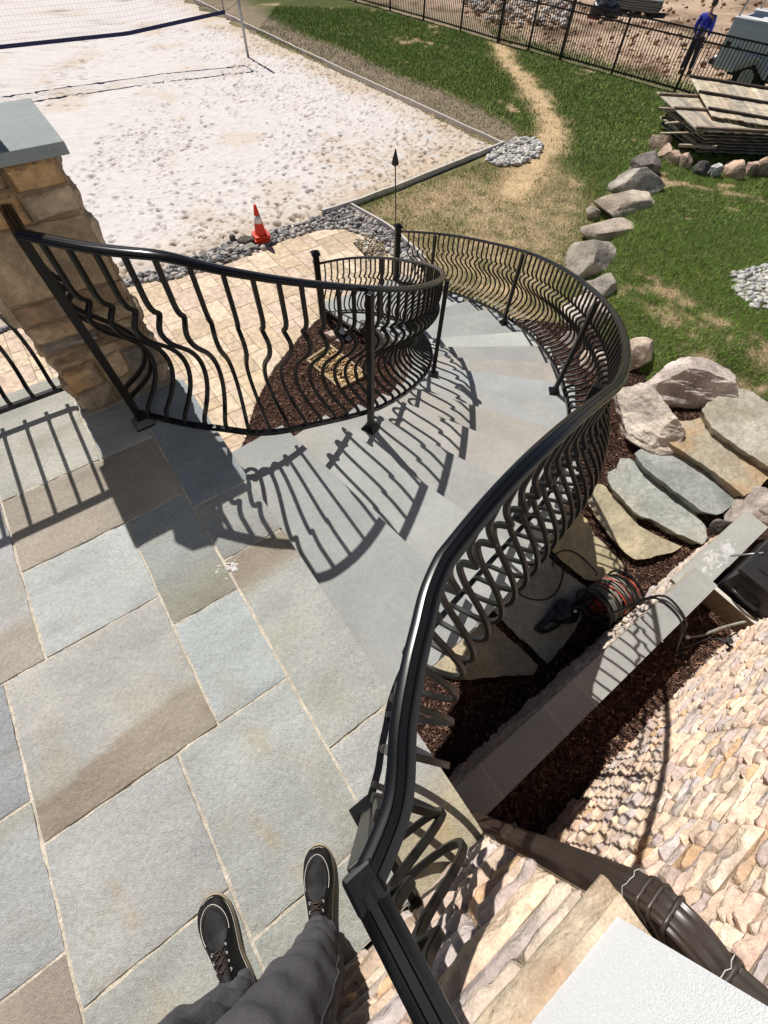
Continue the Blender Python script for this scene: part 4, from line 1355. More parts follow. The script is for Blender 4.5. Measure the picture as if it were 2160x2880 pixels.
def post(rail, x, y, z0, z1, rz, s=.038):
    mb = MB(); mb.box((x, y, (z0 + z1) / 2), (s, s, z1 - z0), rot=rz, bev=.003)
    o = mb.build('post', M['bronze'], rail)
    base_plate(rail, o, (x, y, z0), rz)
    return o


def polyrail(rail, pts, prof, name, m):
    mb = MB(); mb.sweep(pts, prof); o = mb.build(name, m, rail); autosmooth(o, 38); return o


def ztop_outer(k):
    return float(np.interp(k, [-3, -.5, 1.04, 1.73, 2.43, 3.35, 4.37, 5.82, 7.76, 10.5, 12.6, 14.7, 16.6], [.985, .985, .945, .80, .647, .44, .245, -.008, -.335, -.765, -1.118, -1.444, -1.738]))


# outer rail -------------------------------------------------------
orl = empty('stair_railing', W(.075, -.09, 0), label='outer black metal stair railing with belly balusters, from the house wall down to the torch', cat='railing')
crn = (.112, -.092)
NEAR0 = [(.112, -.092), (.094, -.052), (.068, -.005), (.036, .030), (-.022, .079)]
near = NEAR0 + [(-.088, .150), (-.14, .214), (-.194, .283), (-.24, .370), (-.277, .484), (-.312, .62), (-.338, .76)]
near_s = catmull([(a, b, 0) for a, b in near], 5)
near_w = [W(p[0], p[1])[:2] for p in near_s]
ks = np.arange(1.25, 16.45, .12)
circ = [pol(4.65 if k > 3 else 4.615 + .035 * (k - 1) / 2, k)[:2] for k in ks]
ztn = np.linspace(.985, .952, len(near_w))
top_pts = [(x, y, z) for (x, y), z in zip(near_w, ztn)] + [(x, y, ztop_outer(k)) for (x, y), k in zip(circ, ks)]
zb_k = [-k * RISE + .035 for k in ks]
zbn = []
for i, (x, y) in enumerate(near_w):
    t = i / (len(near_w) - 1)
    zbn.append(.085 if t < .55 else .085 - (.085 - (-.07)) * (t - .55) / .45)
nb_ = np.array([p[:2] for p in catmull([(.100, -.090, 0), (.062, -.053, 0), (.010, .014, 0), (-.034, .058, 0), (-.085, .116, 0), (-.128, .162, 0), (-.166, .213, 0), (-.208, .283, 0), (-.248, .370, 0), (-.284, .484, 0), (-.315, .62, 0), (-.338, .76, 0)], 5)])
near_b = [W(*nb_[int(round(i * (len(nb_) - 1) / (len(near_w) - 1)))])[:2] for i in range(len(near_w))]
bot_pts = [(x, y, z) for (x, y), z in zip(near_b, zbn)] + [(x, y, min(z, -.08)) for (x, y), z in zip(circ, zb_k)]
def relax(A, lo, hi, it=40):
    A = A.copy()
    for _ in range(it):
        B = A.copy(); B[lo:hi] = .5 * A[lo:hi] + .25 * (A[lo - 1:hi - 1] + A[lo + 1:hi + 1]); A = B
    return A


# first bit of the spiral: bottom rail eases from the deck level to the pitch line
bot = relax(np.array(bot_pts), len(near_w) - 16, len(near_w) + 12, 90); top = relax(np.array(top_pts), len(near_w) - 16, len(near_w) + 12, 90)
wall_top = [W(.36, -.092, .985), W(.112, -.092, .985)]
# upper handrail in two mitred pieces
mb = MB(); mb.sweep([W(.362, -.092, .985), W(.118, -.092, .985)], HR); o = mb.build('handrail', M['black'], orl); autosmooth(o, 38)
polyrail(orl, [tuple(p) for p in top], HR, 'handrail', M['black'])
mb = MB(); mb.box(W(.112, -.091, .984), (.052, .052, .027), rot=YA, bev=.006); mb.build('corner_cap', M['black'], orl)
mb = MB(); mb.box(W(.358, -.092, .985), (.012, .075, .055), rot=YA, bev=.003); mb.build('wall_flange', M['black'], orl)
mb = MB(); mb.box(W(.356, -.092, .085), (.016, .045, .045), rot=YA, bev=.003); mb.build('wall_flange', M['black'], orl)
mb = MB(); mb.sweep([W(.362, -.092, .085), W(.112, -.092, .085)], BR); mb.build('bottom_rail', M['black'], orl)
polyrail(orl, [tuple(p) for p in bot], BR, 'bottom_rail', M['black'])


def spaced(arr, step, start=.055, end=.05):
    d = np.r_[0, np.cumsum(np.linalg.norm(np.diff(arr[:, :2], axis=0), axis=1))]
    s = np.arange(start, d[-1] - end, step)
    return np.interp(s, d, np.arange(len(d))), d[-1]


pos, Lr = spaced(bot, .1085, .095)
add_balusters(orl, top, bot, 1, pos, 0)
# short run to the wall: outward = +B, so travel along -A
wt = np.array([W(.36, -.092, .985), W(.112, -.092, .985)]); wb = np.array([W(.36, -.092, .085), W(.112, -.092, .085)])
add_balusters(orl, wt, wb, 1, [.30, .66], 0)
post(orl, *W(.100, -.086)[:2], 0, .972, YA)
for k in (2.62, 6.72, 10.85, 14.8):
    tr = int(math.floor(k)) + 1; x, y, _ = pol(4.585 if k < 16 else 4.62, k)
    post(orl, x, y, -tr * RISE, ztop_outer(k) - .01, T0 + k * DT + .1)


def newel(rail, x, y, z0, z1, rz):
    mb = MB(); mb.box((x, y, (z0 + z1) / 2), (.090, .090, z1 - z0), rot=rz, bev=.004); o = mb.build('newel_post', M['bronze'], rail)
    mb = MB(); mb.box((x, y, z1 - .13), (.110, .110, .024), rot=rz, bev=.004); mb.build('collar', M['black'], o)
    mb = MB(); s = .068; V = []
    for (w, z) in ((s * .8, -.012), (s, 0), (s, .014), (s * .75, .026), (s * .3, .048), (s * .05, .056)):
        V += [(w * a, w * b, z) for a, b in ((-1, -1), (1, -1), (1, 1), (-1, 1))]
    F = [(3, 2, 1, 0), (20, 21, 22, 23)]
    for l in range(5):
        for q in range(4):
            r = (q + 1) % 4; F.append((l * 4 + q, l * 4 + r, l * 4 + 4 + r, l * 4 + 4 + q))
    R3 = Matrix.Rotation(rz, 3, 'Z'); mb.add([R3 @ Vector(v) + Vector((x, y, z1)) for v in V], F)
    mb.build('post_cap', M['black'], o)


newel(orl, .035, 7.65, -2.53, -1.66, .35)

# inner rail -------------------------------------------------------
irl = empty('stair_railing', W(-2.123, -.111, 0), label='inner black metal stair railing curving from beside the stone pillar down around the mulch bed', cat='railing')
ni = [(-2.115, -.103), (-2.01, -.02), (-1.905, .070), (-1.815, .160), (-1.735, .262), (-1.690, .375), (-1.652, .53)]
ni_s = catmull([(a, b, 0) for a, b in ni], 5)
ni_w = [W(p[0], p[1])[:2] for p in ni_s]
ki = np.arange(1.15, 17.5, .12)
ci = [pol(3.33 if k < 15 else 3.33 - .205 * ((k - 15) / 2.4) ** 1.5, k)[:2] for k in ki]
zi_top = lambda k: -k * RISE + float(np.interp(k, [0, 1, 4, 12, 15, 17.5], [1.0, .985, .93, .905, .93, .99]))
zt = [float(np.interp(i, [0, 21, len(ni_w) - 1], [.985, .975, .86])) for i in range(len(ni_w))]
top_i = np.array([(x, y, z) for (x, y), z in zip(ni_w, zt)] + [(x, y, zi_top(k)) for (x, y), k in zip(ci, ki)])
zb = [float(np.interp(i, [0, 19, len(ni_w) - 1], [.085, .078, -.045])) for i in range(len(ni_w))]
bot_i = np.array([(x, y, z) for (x, y), z in zip(ni_w, zb)] + [(x, y, -k * RISE + float(np.interp(k, [1, 3, 14, 17.5], [.12, .055, .05, .12]))) for (x, y), k in zip(ci, ki)])
top_i = relax(top_i, 12, len(ni_w) + 16, 10); bot_i = relax(bot_i, 12, len(ni_w) + 16, 10)
polyrail(irl, [tuple(p) for p in top_i], HR, 'handrail', M['black'])
polyrail(irl, [tuple(p) for p in bot_i], BR, 'bottom_rail', M['black'])
pos, _ = spaced(bot_i, .1085, .075)
add_balusters(irl, top_i, bot_i, -1, pos, 0)
post(irl, *W(-2.122, -.110)[:2], 0, .99, YA)
mb = MB(); mb.sweep([W(-2.352, -.108, .985), W(-2.10, -.103, .985)], HR); o = mb.build('handrail', M['black'], irl); autosmooth(o, 38)
mb = MB(); mb.sweep([W(-2.352, -.108, .085), W(-2.10, -.103, .085)], BR); mb.build('bottom_rail', M['black'], irl)
add_balusters(irl, np.array([W(-2.352, -.108, .985), W(-2.10, -.103, .985)]), np.array([W(-2.352, -.108, .085), W(-2.10, -.103, .085)]), -1, [.28, .62], 0)
for k in (2.62, 6.62, 10.6, 14.2):
    tr = int(math.floor(k)) + 1; x, y, _ = pol(3.375, k)
    post(irl, x, y, -tr * RISE, zi_top(k) - .01, T0 + k * DT + .1)
newel(irl, *pol(3.11, 17.55)[:2], GZ + .02, -1.63, .35)

# left guard rail --------------------------------------------------
lg = empty('guard_railing', W(-2.535, -.7, 0), label='straight black metal guard railing on the terrace edge left of the stone pillar', cat='railing')
gt = np.array([W(-2.535, -.375, .965), W(-2.535, -2.4, .965)]); gb = np.array([W(-2.535, -.375, .09), W(-2.535, -2.4, .09)])
mb = MB(); mb.sweep([tuple(p) for p in gt], HR); o = mb.build('handrail', M['black'], lg); autosmooth(o, 38)
mb = MB(); mb.sweep([tuple(p) for p in gb], BR); mb.build('bottom_rail', M['black'], lg)
add_balusters(lg, gt, gb, 1, [(.047 + .113 * q) / 2.025 for q in range(17)], 0)

# ------------------------------------------------------------------ garden torch
tk = empty('garden_torch', (.03, 8.3, GZ), label='slim dark garden torch with a cone snuffer, standing behind the outer newel post', cat='torch')
mb = MB(); mb.tube([(.03, 8.3, GZ - .02), (-.02, 8.3, -1.6), (-.055, 8.3, -1.02)], .010, 8); mb.build('pole', M['tiki'], tk, smooth=True)
mb = MB(); mb.lathe((-.056, 8.3, -1.04), [(.012, -.03), (.030, -.02), (.060, 0), (.062, .008), (.035, .10), (.010, .185), (.003, .20)], 18); mb.build('snuffer', M['tiki'], tk, smooth=True)

# ------------------------------------------------------------------ low stone wall beside the walkway
lw = empty('low_wall', W(.56, 2.0, -2.95), label='low stone wall with bluestone coping between the walkway and the house bed', cat='low wall')
cladding('stone_face', lambda u, v, d: W(.478 - d * .9 - .012 * u, .215 + u, -2.98 + v), 4.5, .94, M['stone'], PAL_HOUSE, lw, seed=51, relief=.035, big=(.16, .36), vmax=(.05, .11), cell=.03, wedge=.02)
mb = MB(); mb.prism([W(.49, .21)[:2], W(.665, .21)[:2], W(.61, 4.66)[:2], W(.435, 4.66)[:2]], -3.0, -2.06, col=K(120, 105, 88)); mb.build('core', M['stonemortar'], lw)
mb = MB()
joints = [.215, .68, 1.38, 1.73, 2.62, 3.51]
def capa(b): return .438 - .002 * b, .706 - .013 * b
for i in range(len(joints) - 1):
    b0, b1 = joints[i] + .003, joints[i + 1] - .003
    c = np.array(K(*random.choice([(158, 163, 162), (166, 169, 165), (154, 160, 161)])))
    mb.prism([W(capa(b0)[0], b0)[:2], W(capa(b0)[1], b0)[:2], W(capa(b1)[1], b1)[:2], W(capa(b1)[0], b1)[:2]], -1.945, -1.90, col=c)
mb.build('coping', M['bluestone'], lw)
mb = MB()
for b0, b1 in ((3.30, 3.885), (3.891, 4.68)):
    mb.prism([W(.378 - .01 * (b0 - 3.3), b0)[:2], W(.636 - .01 * (b0 - 3.3), b0)[:2], W(.63 - .01 * (b1 - 3.3), b1)[:2], W(.374 - .01 * (b1 - 3.3), b1)[:2]], -2.058, -2.019, col=K(150, 154, 150))
mb.build('coping', M['bluestone'], lw)
def resf(x, y):
    a = x * AX[0] + y * AX[1]; b = x * BX[0] + y * BX[1]
    q = ((a - .51) / .115) ** 2 + ((b - 3.93) / .34) ** 2
    n = vn(a, b, 0, 11, 71, 3) * .5 + vn(a, b, 0, 42, 72, 3) * .5
    w_ = sstep(n - .30 * np.maximum(q - .3, 0), .44, .56)[:, None] * .75
    c = np.array(K(178, 180, 172)) * (.94 + .12 * vn(a, b, 0, 5, 73, 4))[:, None]
    return c + (np.array(K(226, 228, 228)) - c) * w_
for b0, b1 in ((3.30, 3.885), (3.891, 4.68)):
    sheet('coping', [W(.378 - .01 * (b0 - 3.3), b0)[:2], W(.636 - .01 * (b0 - 3.3), b0)[:2], W(.63 - .01 * (b1 - 3.3), b1)[:2], W(.374 - .01 * (b1 - 3.3), b1)[:2]], .008, lambda x, y: np.full(x.shape, -2.0175), M['bluestone'], colf=resf, parent=lw, smooth=False)
mb = MB(); mb.prism([W(.462, .21)[:2], W(.69, .21)[:2], W(.645, 3.49)[:2], W(.425, 3.49)[:2]], -2.06, -1.946, col=K(200, 180, 150)); mb.build('bed_course', M['stone'], lw)
mb = MB()
for b in joints[1:-1]:
    mb.box(W(sum(capa(b)) / 2, b, -1.906), (.262, .010, .0125), rot=YA)
mb.box(W(.503, 3.888, -2.024), (.25, .009, .0125), rot=YA)
mb.build('joint_mortar', M['sealant'], lw)

# cross curb between low wall and house
cw = empty('cross_curb', W(.88, 3.6, -2.3), label='thin concrete curb running from the low wall to the house beside the black box', cat='curb')
mb = MB(); mb.prism([W(.64, 3.585)[:2], W(1.12, 3.585)[:2], W(1.12, 3.635)[:2], W(.64, 3.635)[:2]], -2.6, -2.05, col=K(150, 128, 100)); mb.build('face', M['stonemortar'], cw)
mb = MB(); mb.prism([W(.635, 3.580)[:2], W(1.12, 3.580)[:2], W(1.12, 3.622)[:2], W(.635, 3.622)[:2]], -2.048, -2.040); mb.build('top', M['edging'], cw)

# black box with handle
bx = empty('plastic_box', W(.93, 4.2, -2.4), label='large black plastic box with a moulded handle standing between low wall and house', cat='plastic box')
mb = MB(); mb.box(W(.90, 4.10, -2.07), (.44, .84, .58), rot=YA, bev=.03); o = mb.build('body', M['blackplastic'], bx); autosmooth(o, 40)
mb = MB(); mb.box(W(.90, 4.12, -1.765), (.50, .88, .055), rot=YA, bev=.024); o = mb.build('lid', M['blackplastic'], bx); autosmooth(o, 40)
mb = MB(); mb.box(W(.92, 4.15, -1.733), (.33, .66, .014), rot=YA, bev=.006); mb.build('lid_panel', M['blackplastic'], bx)
mb = MB(); mb.tube(catmull([W(.78, 3.675, -1.98), W(.79, 3.625, -1.94), W(.90, 3.60, -1.93), W(1.00, 3.625, -1.94), W(1.01, 3.675, -1.98)], 5), .018, 8); mb.build('handle', M['blackplastic'], bx, smooth=True)
mb = MB(); mb.tube([W(.69, 4.0, -1.72), W(.56, 3.93, -1.93)], .010, 8); mb.build('rod', M['galv'], bx, smooth=True)


SAT = .62; WARM = .03; FB = 1.15
# ------------------------------------------------------------------ rocks
def facet_rock(seed, sx, sy, sz, cuts=13, rough=.05, sub=4, flat=None, low=-.35):
    V0, F0 = ICO4 if sub == 4 else (ICO5 if sub == 5 else ICO3)
    r_ = np.random.default_rng(seed)
    v = V0.copy()
    v = v * (1 + .22 * (vn(V0[:, 0] + 5, V0[:, 1] + 5, V0[:, 2] + 5, 1.1, seed, 2)[:, None] - .5))
    for q in range(cuts):
        n = r_.normal(size=3); n /= np.linalg.norm(n)
        d = r_.uniform(.52, .86)
        h = v @ n - d
        v = v - np.maximum(h, 0)[:, None] * n * .97
    if flat is not None:
        h = v[:, 2] - flat; v[:, 2] -= np.maximum(h, 0) * .88
    nr = V0
    dsp = rough * 2.8 * (vn(v[:, 0] + 9, v[:, 1] + 9, v[:, 2] * 2.2 + 9, 2.0, seed + 2, 5) - .5)
    led = rough * 1.3 * (vn(v[:, 0] * .6 + 3, v[:, 1] * .6 + 3, v[:, 2] * 6 + 3, 3.4, seed + 5, 3) - .5)
    v = v + nr * (dsp + led)[:, None]
    v[:, 2] = np.maximum(v[:, 2], low)
    return v * np.array([sx, sy, sz]), F0


def boulder(x, y, z, sx, sy, sz, seed, c1, c2, label, rz=0.0, cuts=13, rough=.05, flat=None, group=None, sub=4, name='boulder', cat='boulder', tilt=0.0):
    gsc = 1.22 if cat == 'boulder' and y > 6.5 else 1.06
    sx, sy, sz = sx * gsc, sy * gsc, sz * gsc
    if seed in (212, 213, 214): sub = 5
    v, F = facet_rock(seed, sx, sy, sz, cuts, rough, sub, flat)
    ca, sa = math.cos(rz), math.sin(rz)
    if tilt:
        ct, s_t = math.cos(tilt), math.sin(tilt)
        v = v @ np.array([[ct, 0, s_t], [0, 1, 0], [-s_t, 0, ct]]).T
    v = v @ np.array([[ca, -sa, 0], [sa, ca, 0], [0, 0, 1]]).T
    n = vn(v[:, 0] / max(sx, .2) + 4, v[:, 1] / max(sx, .2) + 4, v[:, 2] / max(sx, .2) + 4, 1.6, seed + 7, 4)[:, None]
    c = np.array(K(*c1)) + (np.array(K(*c2)) - np.array(K(*c1))) * sstep(n, .4, .62)
    n2 = vn(v[:, 0] + 4, v[:, 1] + 4, v[:, 2] + 4, 9, seed + 9, 3)[:, None]
    c = c * (1.08 + .36 * n2)
    o = meshobj(name, v, F, M['stone'], None, vcol=c, smooth=True, label=label, cat=cat, group=group)
    o.location = (x, y, z)
    autosmooth(o, 28)
    return o


GB = 'boulders edging the lawn'
boulder(6.22, 13.25, -2.60, .42, .34, .34, 201, (132, 122, 114), (108, 100, 94), 'dark purple-grey boulder at the far end of the boulder row, next to the wood pile', .3, group=GB)
boulder(5.74, 12.2, -2.58, .52, .42, .34, 202, (178, 168, 154), (146, 136, 124), 'rounded grey-brown boulder second from the far end of the row', -.2, group=GB)
boulder(5.14, 11.05, -2.58, .70, .38, .30, 203, (200, 184, 160), (158, 138, 116), 'long pale flat-topped boulder with a shadowed front, middle of the far row', .25, flat=.5, group=GB)
boulder(4.38, 10.75, -2.64, .17, .15, .16, 204, (184, 168, 148), (150, 136, 120), 'smallest stone of the boulder row, tucked left of the flat boulders', 0, sub=3, group=GB)
boulder(4.62, 9.95, -2.60, .64, .40, .24, 205, (186, 168, 146), (160, 140, 124), 'broad flat tan boulder between the long pale one and the big grey one', .35, flat=.45, group=GB)
boulder(3.80, 8.62, -2.60, .44, .50, .40, 206, (180, 168, 152), (150, 140, 126), 'largest round grey boulder of the far row, just above the handrail', -.4, group=GB, rough=.04)
boulder(3.78, 7.66, -2.60, .34, .30, .30, 207, (196, 186, 170), (160, 150, 138), 'jagged grey boulder next to the handrail, nearer than the largest round one', .6, group=GB, rough=.08)
boulder(3.42, 6.95, -2.62, .40, .34, .30, 208, (226, 210, 194), (200, 182, 166), 'pale pinkish boulder seen through the outer balusters beside the lawn', .2, group=GB)
boulder(3.02, 6.15, -2.70, .28, .26, .22, 209, (146, 130, 118), (118, 104, 96), 'dark boulder in the mulch seen through the outer balusters', .2, group=GB)
boulder(3.24, 5.62, -2.70, .30, .30, .26, 210, (212, 190, 170), (184, 160, 140), 'pinkish tan boulder in the mulch close behind the outer handrail', 1.0, group=GB)
boulder(3.84, 5.70, -2.50, .34, .30, .26, 211, (206, 184, 158), (176, 152, 130), 'tan angular boulder half hidden by the handrail at the corner of the right lawn', .8, group=GB)
boulder(3.66, 4.42, -2.62, .42, .56, .48, 212, (212, 196, 176), (176, 160, 146), 'huge cream and grey boulder beside the top of the stepping slabs', .35, cuts=11, rough=.06, group=GB)
boulder(4.42, 5.02, -2.48, .62, .44, .38, 213, (204, 188, 176), (172, 154, 144), 'big pinkish boulder with white crust at the head of the stepping slabs', -.15, cuts=12, rough=.07, group=GB)
boulder(4.72, 2.98, -2.62, .46, .36, .32, 214, (178, 160, 148), (150, 134, 124), 'brown-pink boulder at the right edge of the photo beside the lower coping', .3, group=GB)
boulder(4.28, 2.78, -2.80, .17, .14, .18, 215, (116, 104, 98), (96, 84, 80), 'small dark stone wedged between the end slab and the low wall', .3, sub=3, group=GB)
GK = 'rocks around the wood pile'
for (x, y, sx, sy, sz, c1, c2, s, lb) in (
        (7.14, 14.95, .36, .30, .30, (206, 178, 148), (178, 148, 120), 221, 'tan ribbed rock at the far left corner of the wood pile'),
        (7.11, 14.35, .30, .20, .20, (216, 178, 150), (188, 148, 120), 222, 'pinkish flat rock left of the wood pile, second from the far corner'),
        (7.21, 13.98, .28, .18, .18, (218, 176, 146), (190, 150, 124), 223, 'salmon coloured rock left of the wood pile, third from the far corner'),
        (7.42, 13.72, .20, .17, .22, (200, 164, 140), (168, 134, 114), 224, 'reddish rock at the near left corner of the wood pile'),
        (7.68, 13.28, .24, .19, .20, (96, 92, 92), (78, 74, 74), 225, 'charcoal grey rock in front of the wood pile'),
        (8.05, 13.30, .20, .18, .24, (222, 222, 222), (150, 150, 152), 226, 'white and grey rock in front of the wood pile'),
        (8.52, 13.35, .38, .22, .30, (212, 172, 142), (180, 140, 112), 227, 'large slanted salmon rock in front of the wood pile'),
        (8.98, 13.42, .18, .16, .26, (196, 158, 136), (160, 126, 106), 228, 'narrow upright brown rock in front of the wood pile'),
        (9.38, 13.50, .34, .22, .26, (208, 172, 138), (176, 138, 108), 229, 'tan rock in front of the wood pile at the right edge of the photo')):
    boulder(x, y, -2.62, sx, sy, sz, s, c1, c2, lb, rz=s * .7, sub=3, group=GK, name='rock', cat='rock', rough=.07)
GC = 'loose stones beside the cones'
for (x, y, sx, sz, c1, s, lb, fl) in (
        (-3.36, 8.72, .13, .055, (132, 130, 132), 231, 'flat grey stone block left of the traffic cones, nearest the handrail', .3),
        (-3.28, 9.05, .09, .10, (112, 110, 108), 232, 'small round dark stone left of the traffic cones', None),
        (-2.98, 9.02, .20, .10, (106, 98, 84), 233, 'large rough dark stone directly left of the traffic cones', None),
        (-2.92, 8.78, .17, .05, (150, 146, 134), 234, 'thin flat grey-green stone below the large rough one beside the cones', .25),
        (-2.30, 9.36, .12, .06, (128, 130, 136), 235, 'square grey stone right of the traffic cones', .3)):
    boulder(x, y, GZ + .05, sx, sx * .7, sz, s, c1, tuple(int(v * .85) for v in c1), lb, rz=s, sub=3, group=GC, name='rock', cat='rock', flat=fl)

# ------------------------------------------------------------------ stepping slabs
def slab(name, poly, ztop, th, c1, c2, label, seed, parent=None, **kw):
    P, _ = resample(list(poly) + [poly[0]], .045); P = P[:-1]
    c = P.mean(0); r_ = np.random.default_rng(seed)
    n = len(P)
    nz = (vn(P[:, 0], P[:, 1], 0, 9, seed, 4) - .5) * .035 + r_.uniform(-.008, .008, n)
    d = (P - c); d /= np.linalg.norm(d, axis=1)[:, None]
    P = P + d * nz[:, None]
    def zf(x, y):
        return ztop + .022 * (vn(x, y, 0, 2.2, seed + 1, 5) - .5)
    outer = [tuple(p) for p in P]
    def cf(x, y):
        n1 = vn(x, y, 0, 2.0, seed + 2, 5)[:, None]; n2 = vn(x, y, 0, 8.0, seed + 3, 3)[:, None]
        a = np.array(K(*c1)); b = np.array(K(*c2))
        return (a + (b - a) * sstep(n1, .38, .62)) * (.86 + .28 * n2)
    o = sheet(name, outer, .055, zf, M['slabrock'], colf=cf, smooth=False, label=label, **kw)
    me = o.data; bm = bmesh.new(); bm.from_mesh(me)
    lay = bm.verts.layers.float_color['Col']
    prev = [e for e in bm.edges if e.is_boundary]
    for lev, (dz, ins) in enumerate(((.028, .004), (.05, .030), (th + .05, .045))):
        rr = bmesh.ops.extrude_edge_only(bm, edges=prev)
        vs = [g for g in rr['geom'] if isinstance(g, bmesh.types.BMVert)]
        for v in vs:
            dd = np.array([v.co.x - c[0], v.co.y - c[1]]); dd /= np.linalg.norm(dd) + 1e-9
            q = ins * (.4 + 1.4 * float(vn(np.array([v.co.x]), np.array([v.co.y]), lev * 3.3, 7, seed, 2)[0]))
            v.co.x -= dd[0] * q; v.co.y -= dd[1] * q; v.co.z = ztop - dz + .012 * float(vn(np.array([v.co.x]), np.array([v.co.y]), lev * 3.3, 9, seed, 2)[0])
        prev = [g for g in rr['geom'] if isinstance(g, bmesh.types.BMEdge)]
    bmesh.ops.recalc_face_normals(bm, faces=list(bm.faces))
    bm.to_mesh(me); bm.free()
    autosmooth(o, 40)
    return o


M['slabrock'] = mat('slab_rock', rough=.85, use_col=True, var=((3, 6, .16), (14, 6, .16), (70, 4, .14)), bump=((4, 8, 1.0, .05), (18, 7, .9, .02), (90, 5, .7, .005)))
GS = 'rough stepping slabs up to the right lawn'
SAT = .75; WARM = .05
GL = (172, 182, 176); GT = (196, 170, 128)
slab('stepping_slab', [(4.4, 4.48), (4.55, 4.62), (4.71, 4.74), (4.91, 4.85), (5.1, 4.94), (5.27, 4.87), (5.36, 4.72), (5.53, 4.45), (5.5, 3.94), (5.16, 3.31), (4.88, 3.47), (4.8, 3.6), (4.67, 3.74), (4.54, 3.92), (4.41, 4.13), (4.38, 4.33)], -2.38, .16, (190, 186, 170), (170, 164, 142), 'uppermost stepping slab, grey-beige, meeting the lawn at the right edge', 301, group=GS, cat='stone slab')
slab('stepping_slab', [(3.81, 4.12), (3.94, 4.32), (4.08, 4.35), (4.21, 4.35), (4.47, 4.44), (4.5, 4.19), (4.64, 3.94), (4.77, 3.76), (4.98, 3.57), (4.95, 3.39), (4.75, 3.23), (4.5, 3.09), (4.43, 3.22), (4.25, 3.48), (4.04, 3.72), (3.88, 3.88), (3.78, 3.98)], -2.50, .16, (190, 160, 120), (178, 168, 144), 'orange-tan stepping slab just below the uppermost one', 302, group=GS, cat='stone slab')
slab('stepping_slab', [(3.4, 3.83), (3.58, 3.98), (3.71, 4.12), (3.88, 4.13), (3.87, 4.03), (4.03, 3.83), (4.19, 3.62), (4.38, 3.4), (4.52, 3.17), (4.5, 3.1), (4.35, 2.97), (4.19, 2.87), (4.0, 2.91), (3.95, 3.0), (3.76, 3.2), (3.62, 3.39), (3.46, 3.61)], -2.63, .15, (160, 168, 166), (144, 152, 150), 'smooth blue-grey stepping slab below the orange-tan one', 303, group=GS, cat='stone slab')
slab('stepping_slab', [(3.27, 3.84), (3.42, 3.84), (3.46, 3.77), (3.61, 3.53), (3.77, 3.36), (3.9, 3.15), (4.01, 2.99), (4.07, 2.79), (4.05, 2.61), (3.95, 2.52), (3.65, 2.68), (3.46, 2.83), (3.25, 2.91), (3.1, 3.18), (3.02, 3.33), (3.01, 3.48), (3.03, 3.58), (3.18, 3.67)], -2.76, .15, (158, 167, 162), (176, 176, 164), 'grey-green stepping slab with pale streaks, second from the bottom', 304, group=GS, cat='stone slab')
slab('stepping_slab', [(2.86, 3.4), (2.94, 3.48), (3.02, 3.46), (3.05, 3.34), (3.2, 3.17), (3.32, 3.03), (3.31, 2.83), (3.49, 2.7), (3.74, 2.56), (3.79, 2.53), (3.55, 2.43), (3.34, 2.38), (3.22, 2.32), (3.11, 2.33), (3.04, 2.41), (2.9, 2.64), (2.8, 2.88), (2.72, 3.11), (2.73, 3.25)], -2.88, .12, (198, 182, 146), (178, 168, 136), 'yellow-tan stepping slab with pale veins at the foot of the slab steps', 305, group=GS, cat='stone slab')
GQ = 'flat slabs of the shaded walkway'
slab('walkway_slab', [(1.97, 3.0), (2.30, 3.30), (2.62, 2.97), (2.70, 2.69), (3.0, 2.25), (2.85, 2.02), (2.45, 2.05), (2.20, 2.30), (2.0, 2.6)], -2.895, .09, (196, 178, 128), (180, 168, 130), 'tan walkway slab striped by the railing shadow', 306, group=GQ, cat='stone slab')
slab('walkway_slab', [(1.37, 1.81), (1.68, 2.12), (1.98, 2.42), (2.2, 2.16), (2.45, 1.96), (2.42, 1.72), (2.17, 1.38), (1.84, 1.04), (1.7, 1.2), (1.51, 1.37), (1.3, 1.62)], -2.905, .09, (168, 172, 160), (150, 150, 136), 'large grey walkway slab in shade with the black cable loop on it', 307, group=GQ, cat='stone slab')
slab('walkway_slab', [(.45, 1.0), (.74, 1.25), (.94, 1.36), (1.22, 1.54), (1.41, 1.34), (1.62, 1.14), (1.74, 1.02), (1.67, .92), (1.32, .90), (.97, .84), (.75, .88)], -2.905, .09, (190, 174, 136), (158, 152, 132), 'shaded walkway slab nearest the terrace, with a sunlit corner under the drain ring', 308, group=GQ, cat='stone slab')

# drain pipe ring standing on the slab
dp = empty('drain_pipe', (.78, 1.22, -2.9), label='short round drain pipe with a pale rim standing in the walkway near the terrace', cat='pipe')
cx, cy = W(-.262, 1.325)[:2]
mb = MB(); mb.lathe((cx, cy, -2.93), [(.07, 0), (.07, .075), (.058, .075), (.058, .01), (.0, .01)], 26); o = mb.build('ring', M['pvc'], dp); autosmooth(o, 40)
mb = MB(); mb.lathe((cx, cy, -2.915), [(.050, 0), (.050, .03), (.030, .036), (.01, .04)], 22); mb.build('grate', M['darkgrey'], dp)

SAT = 1.0; WARM = 0
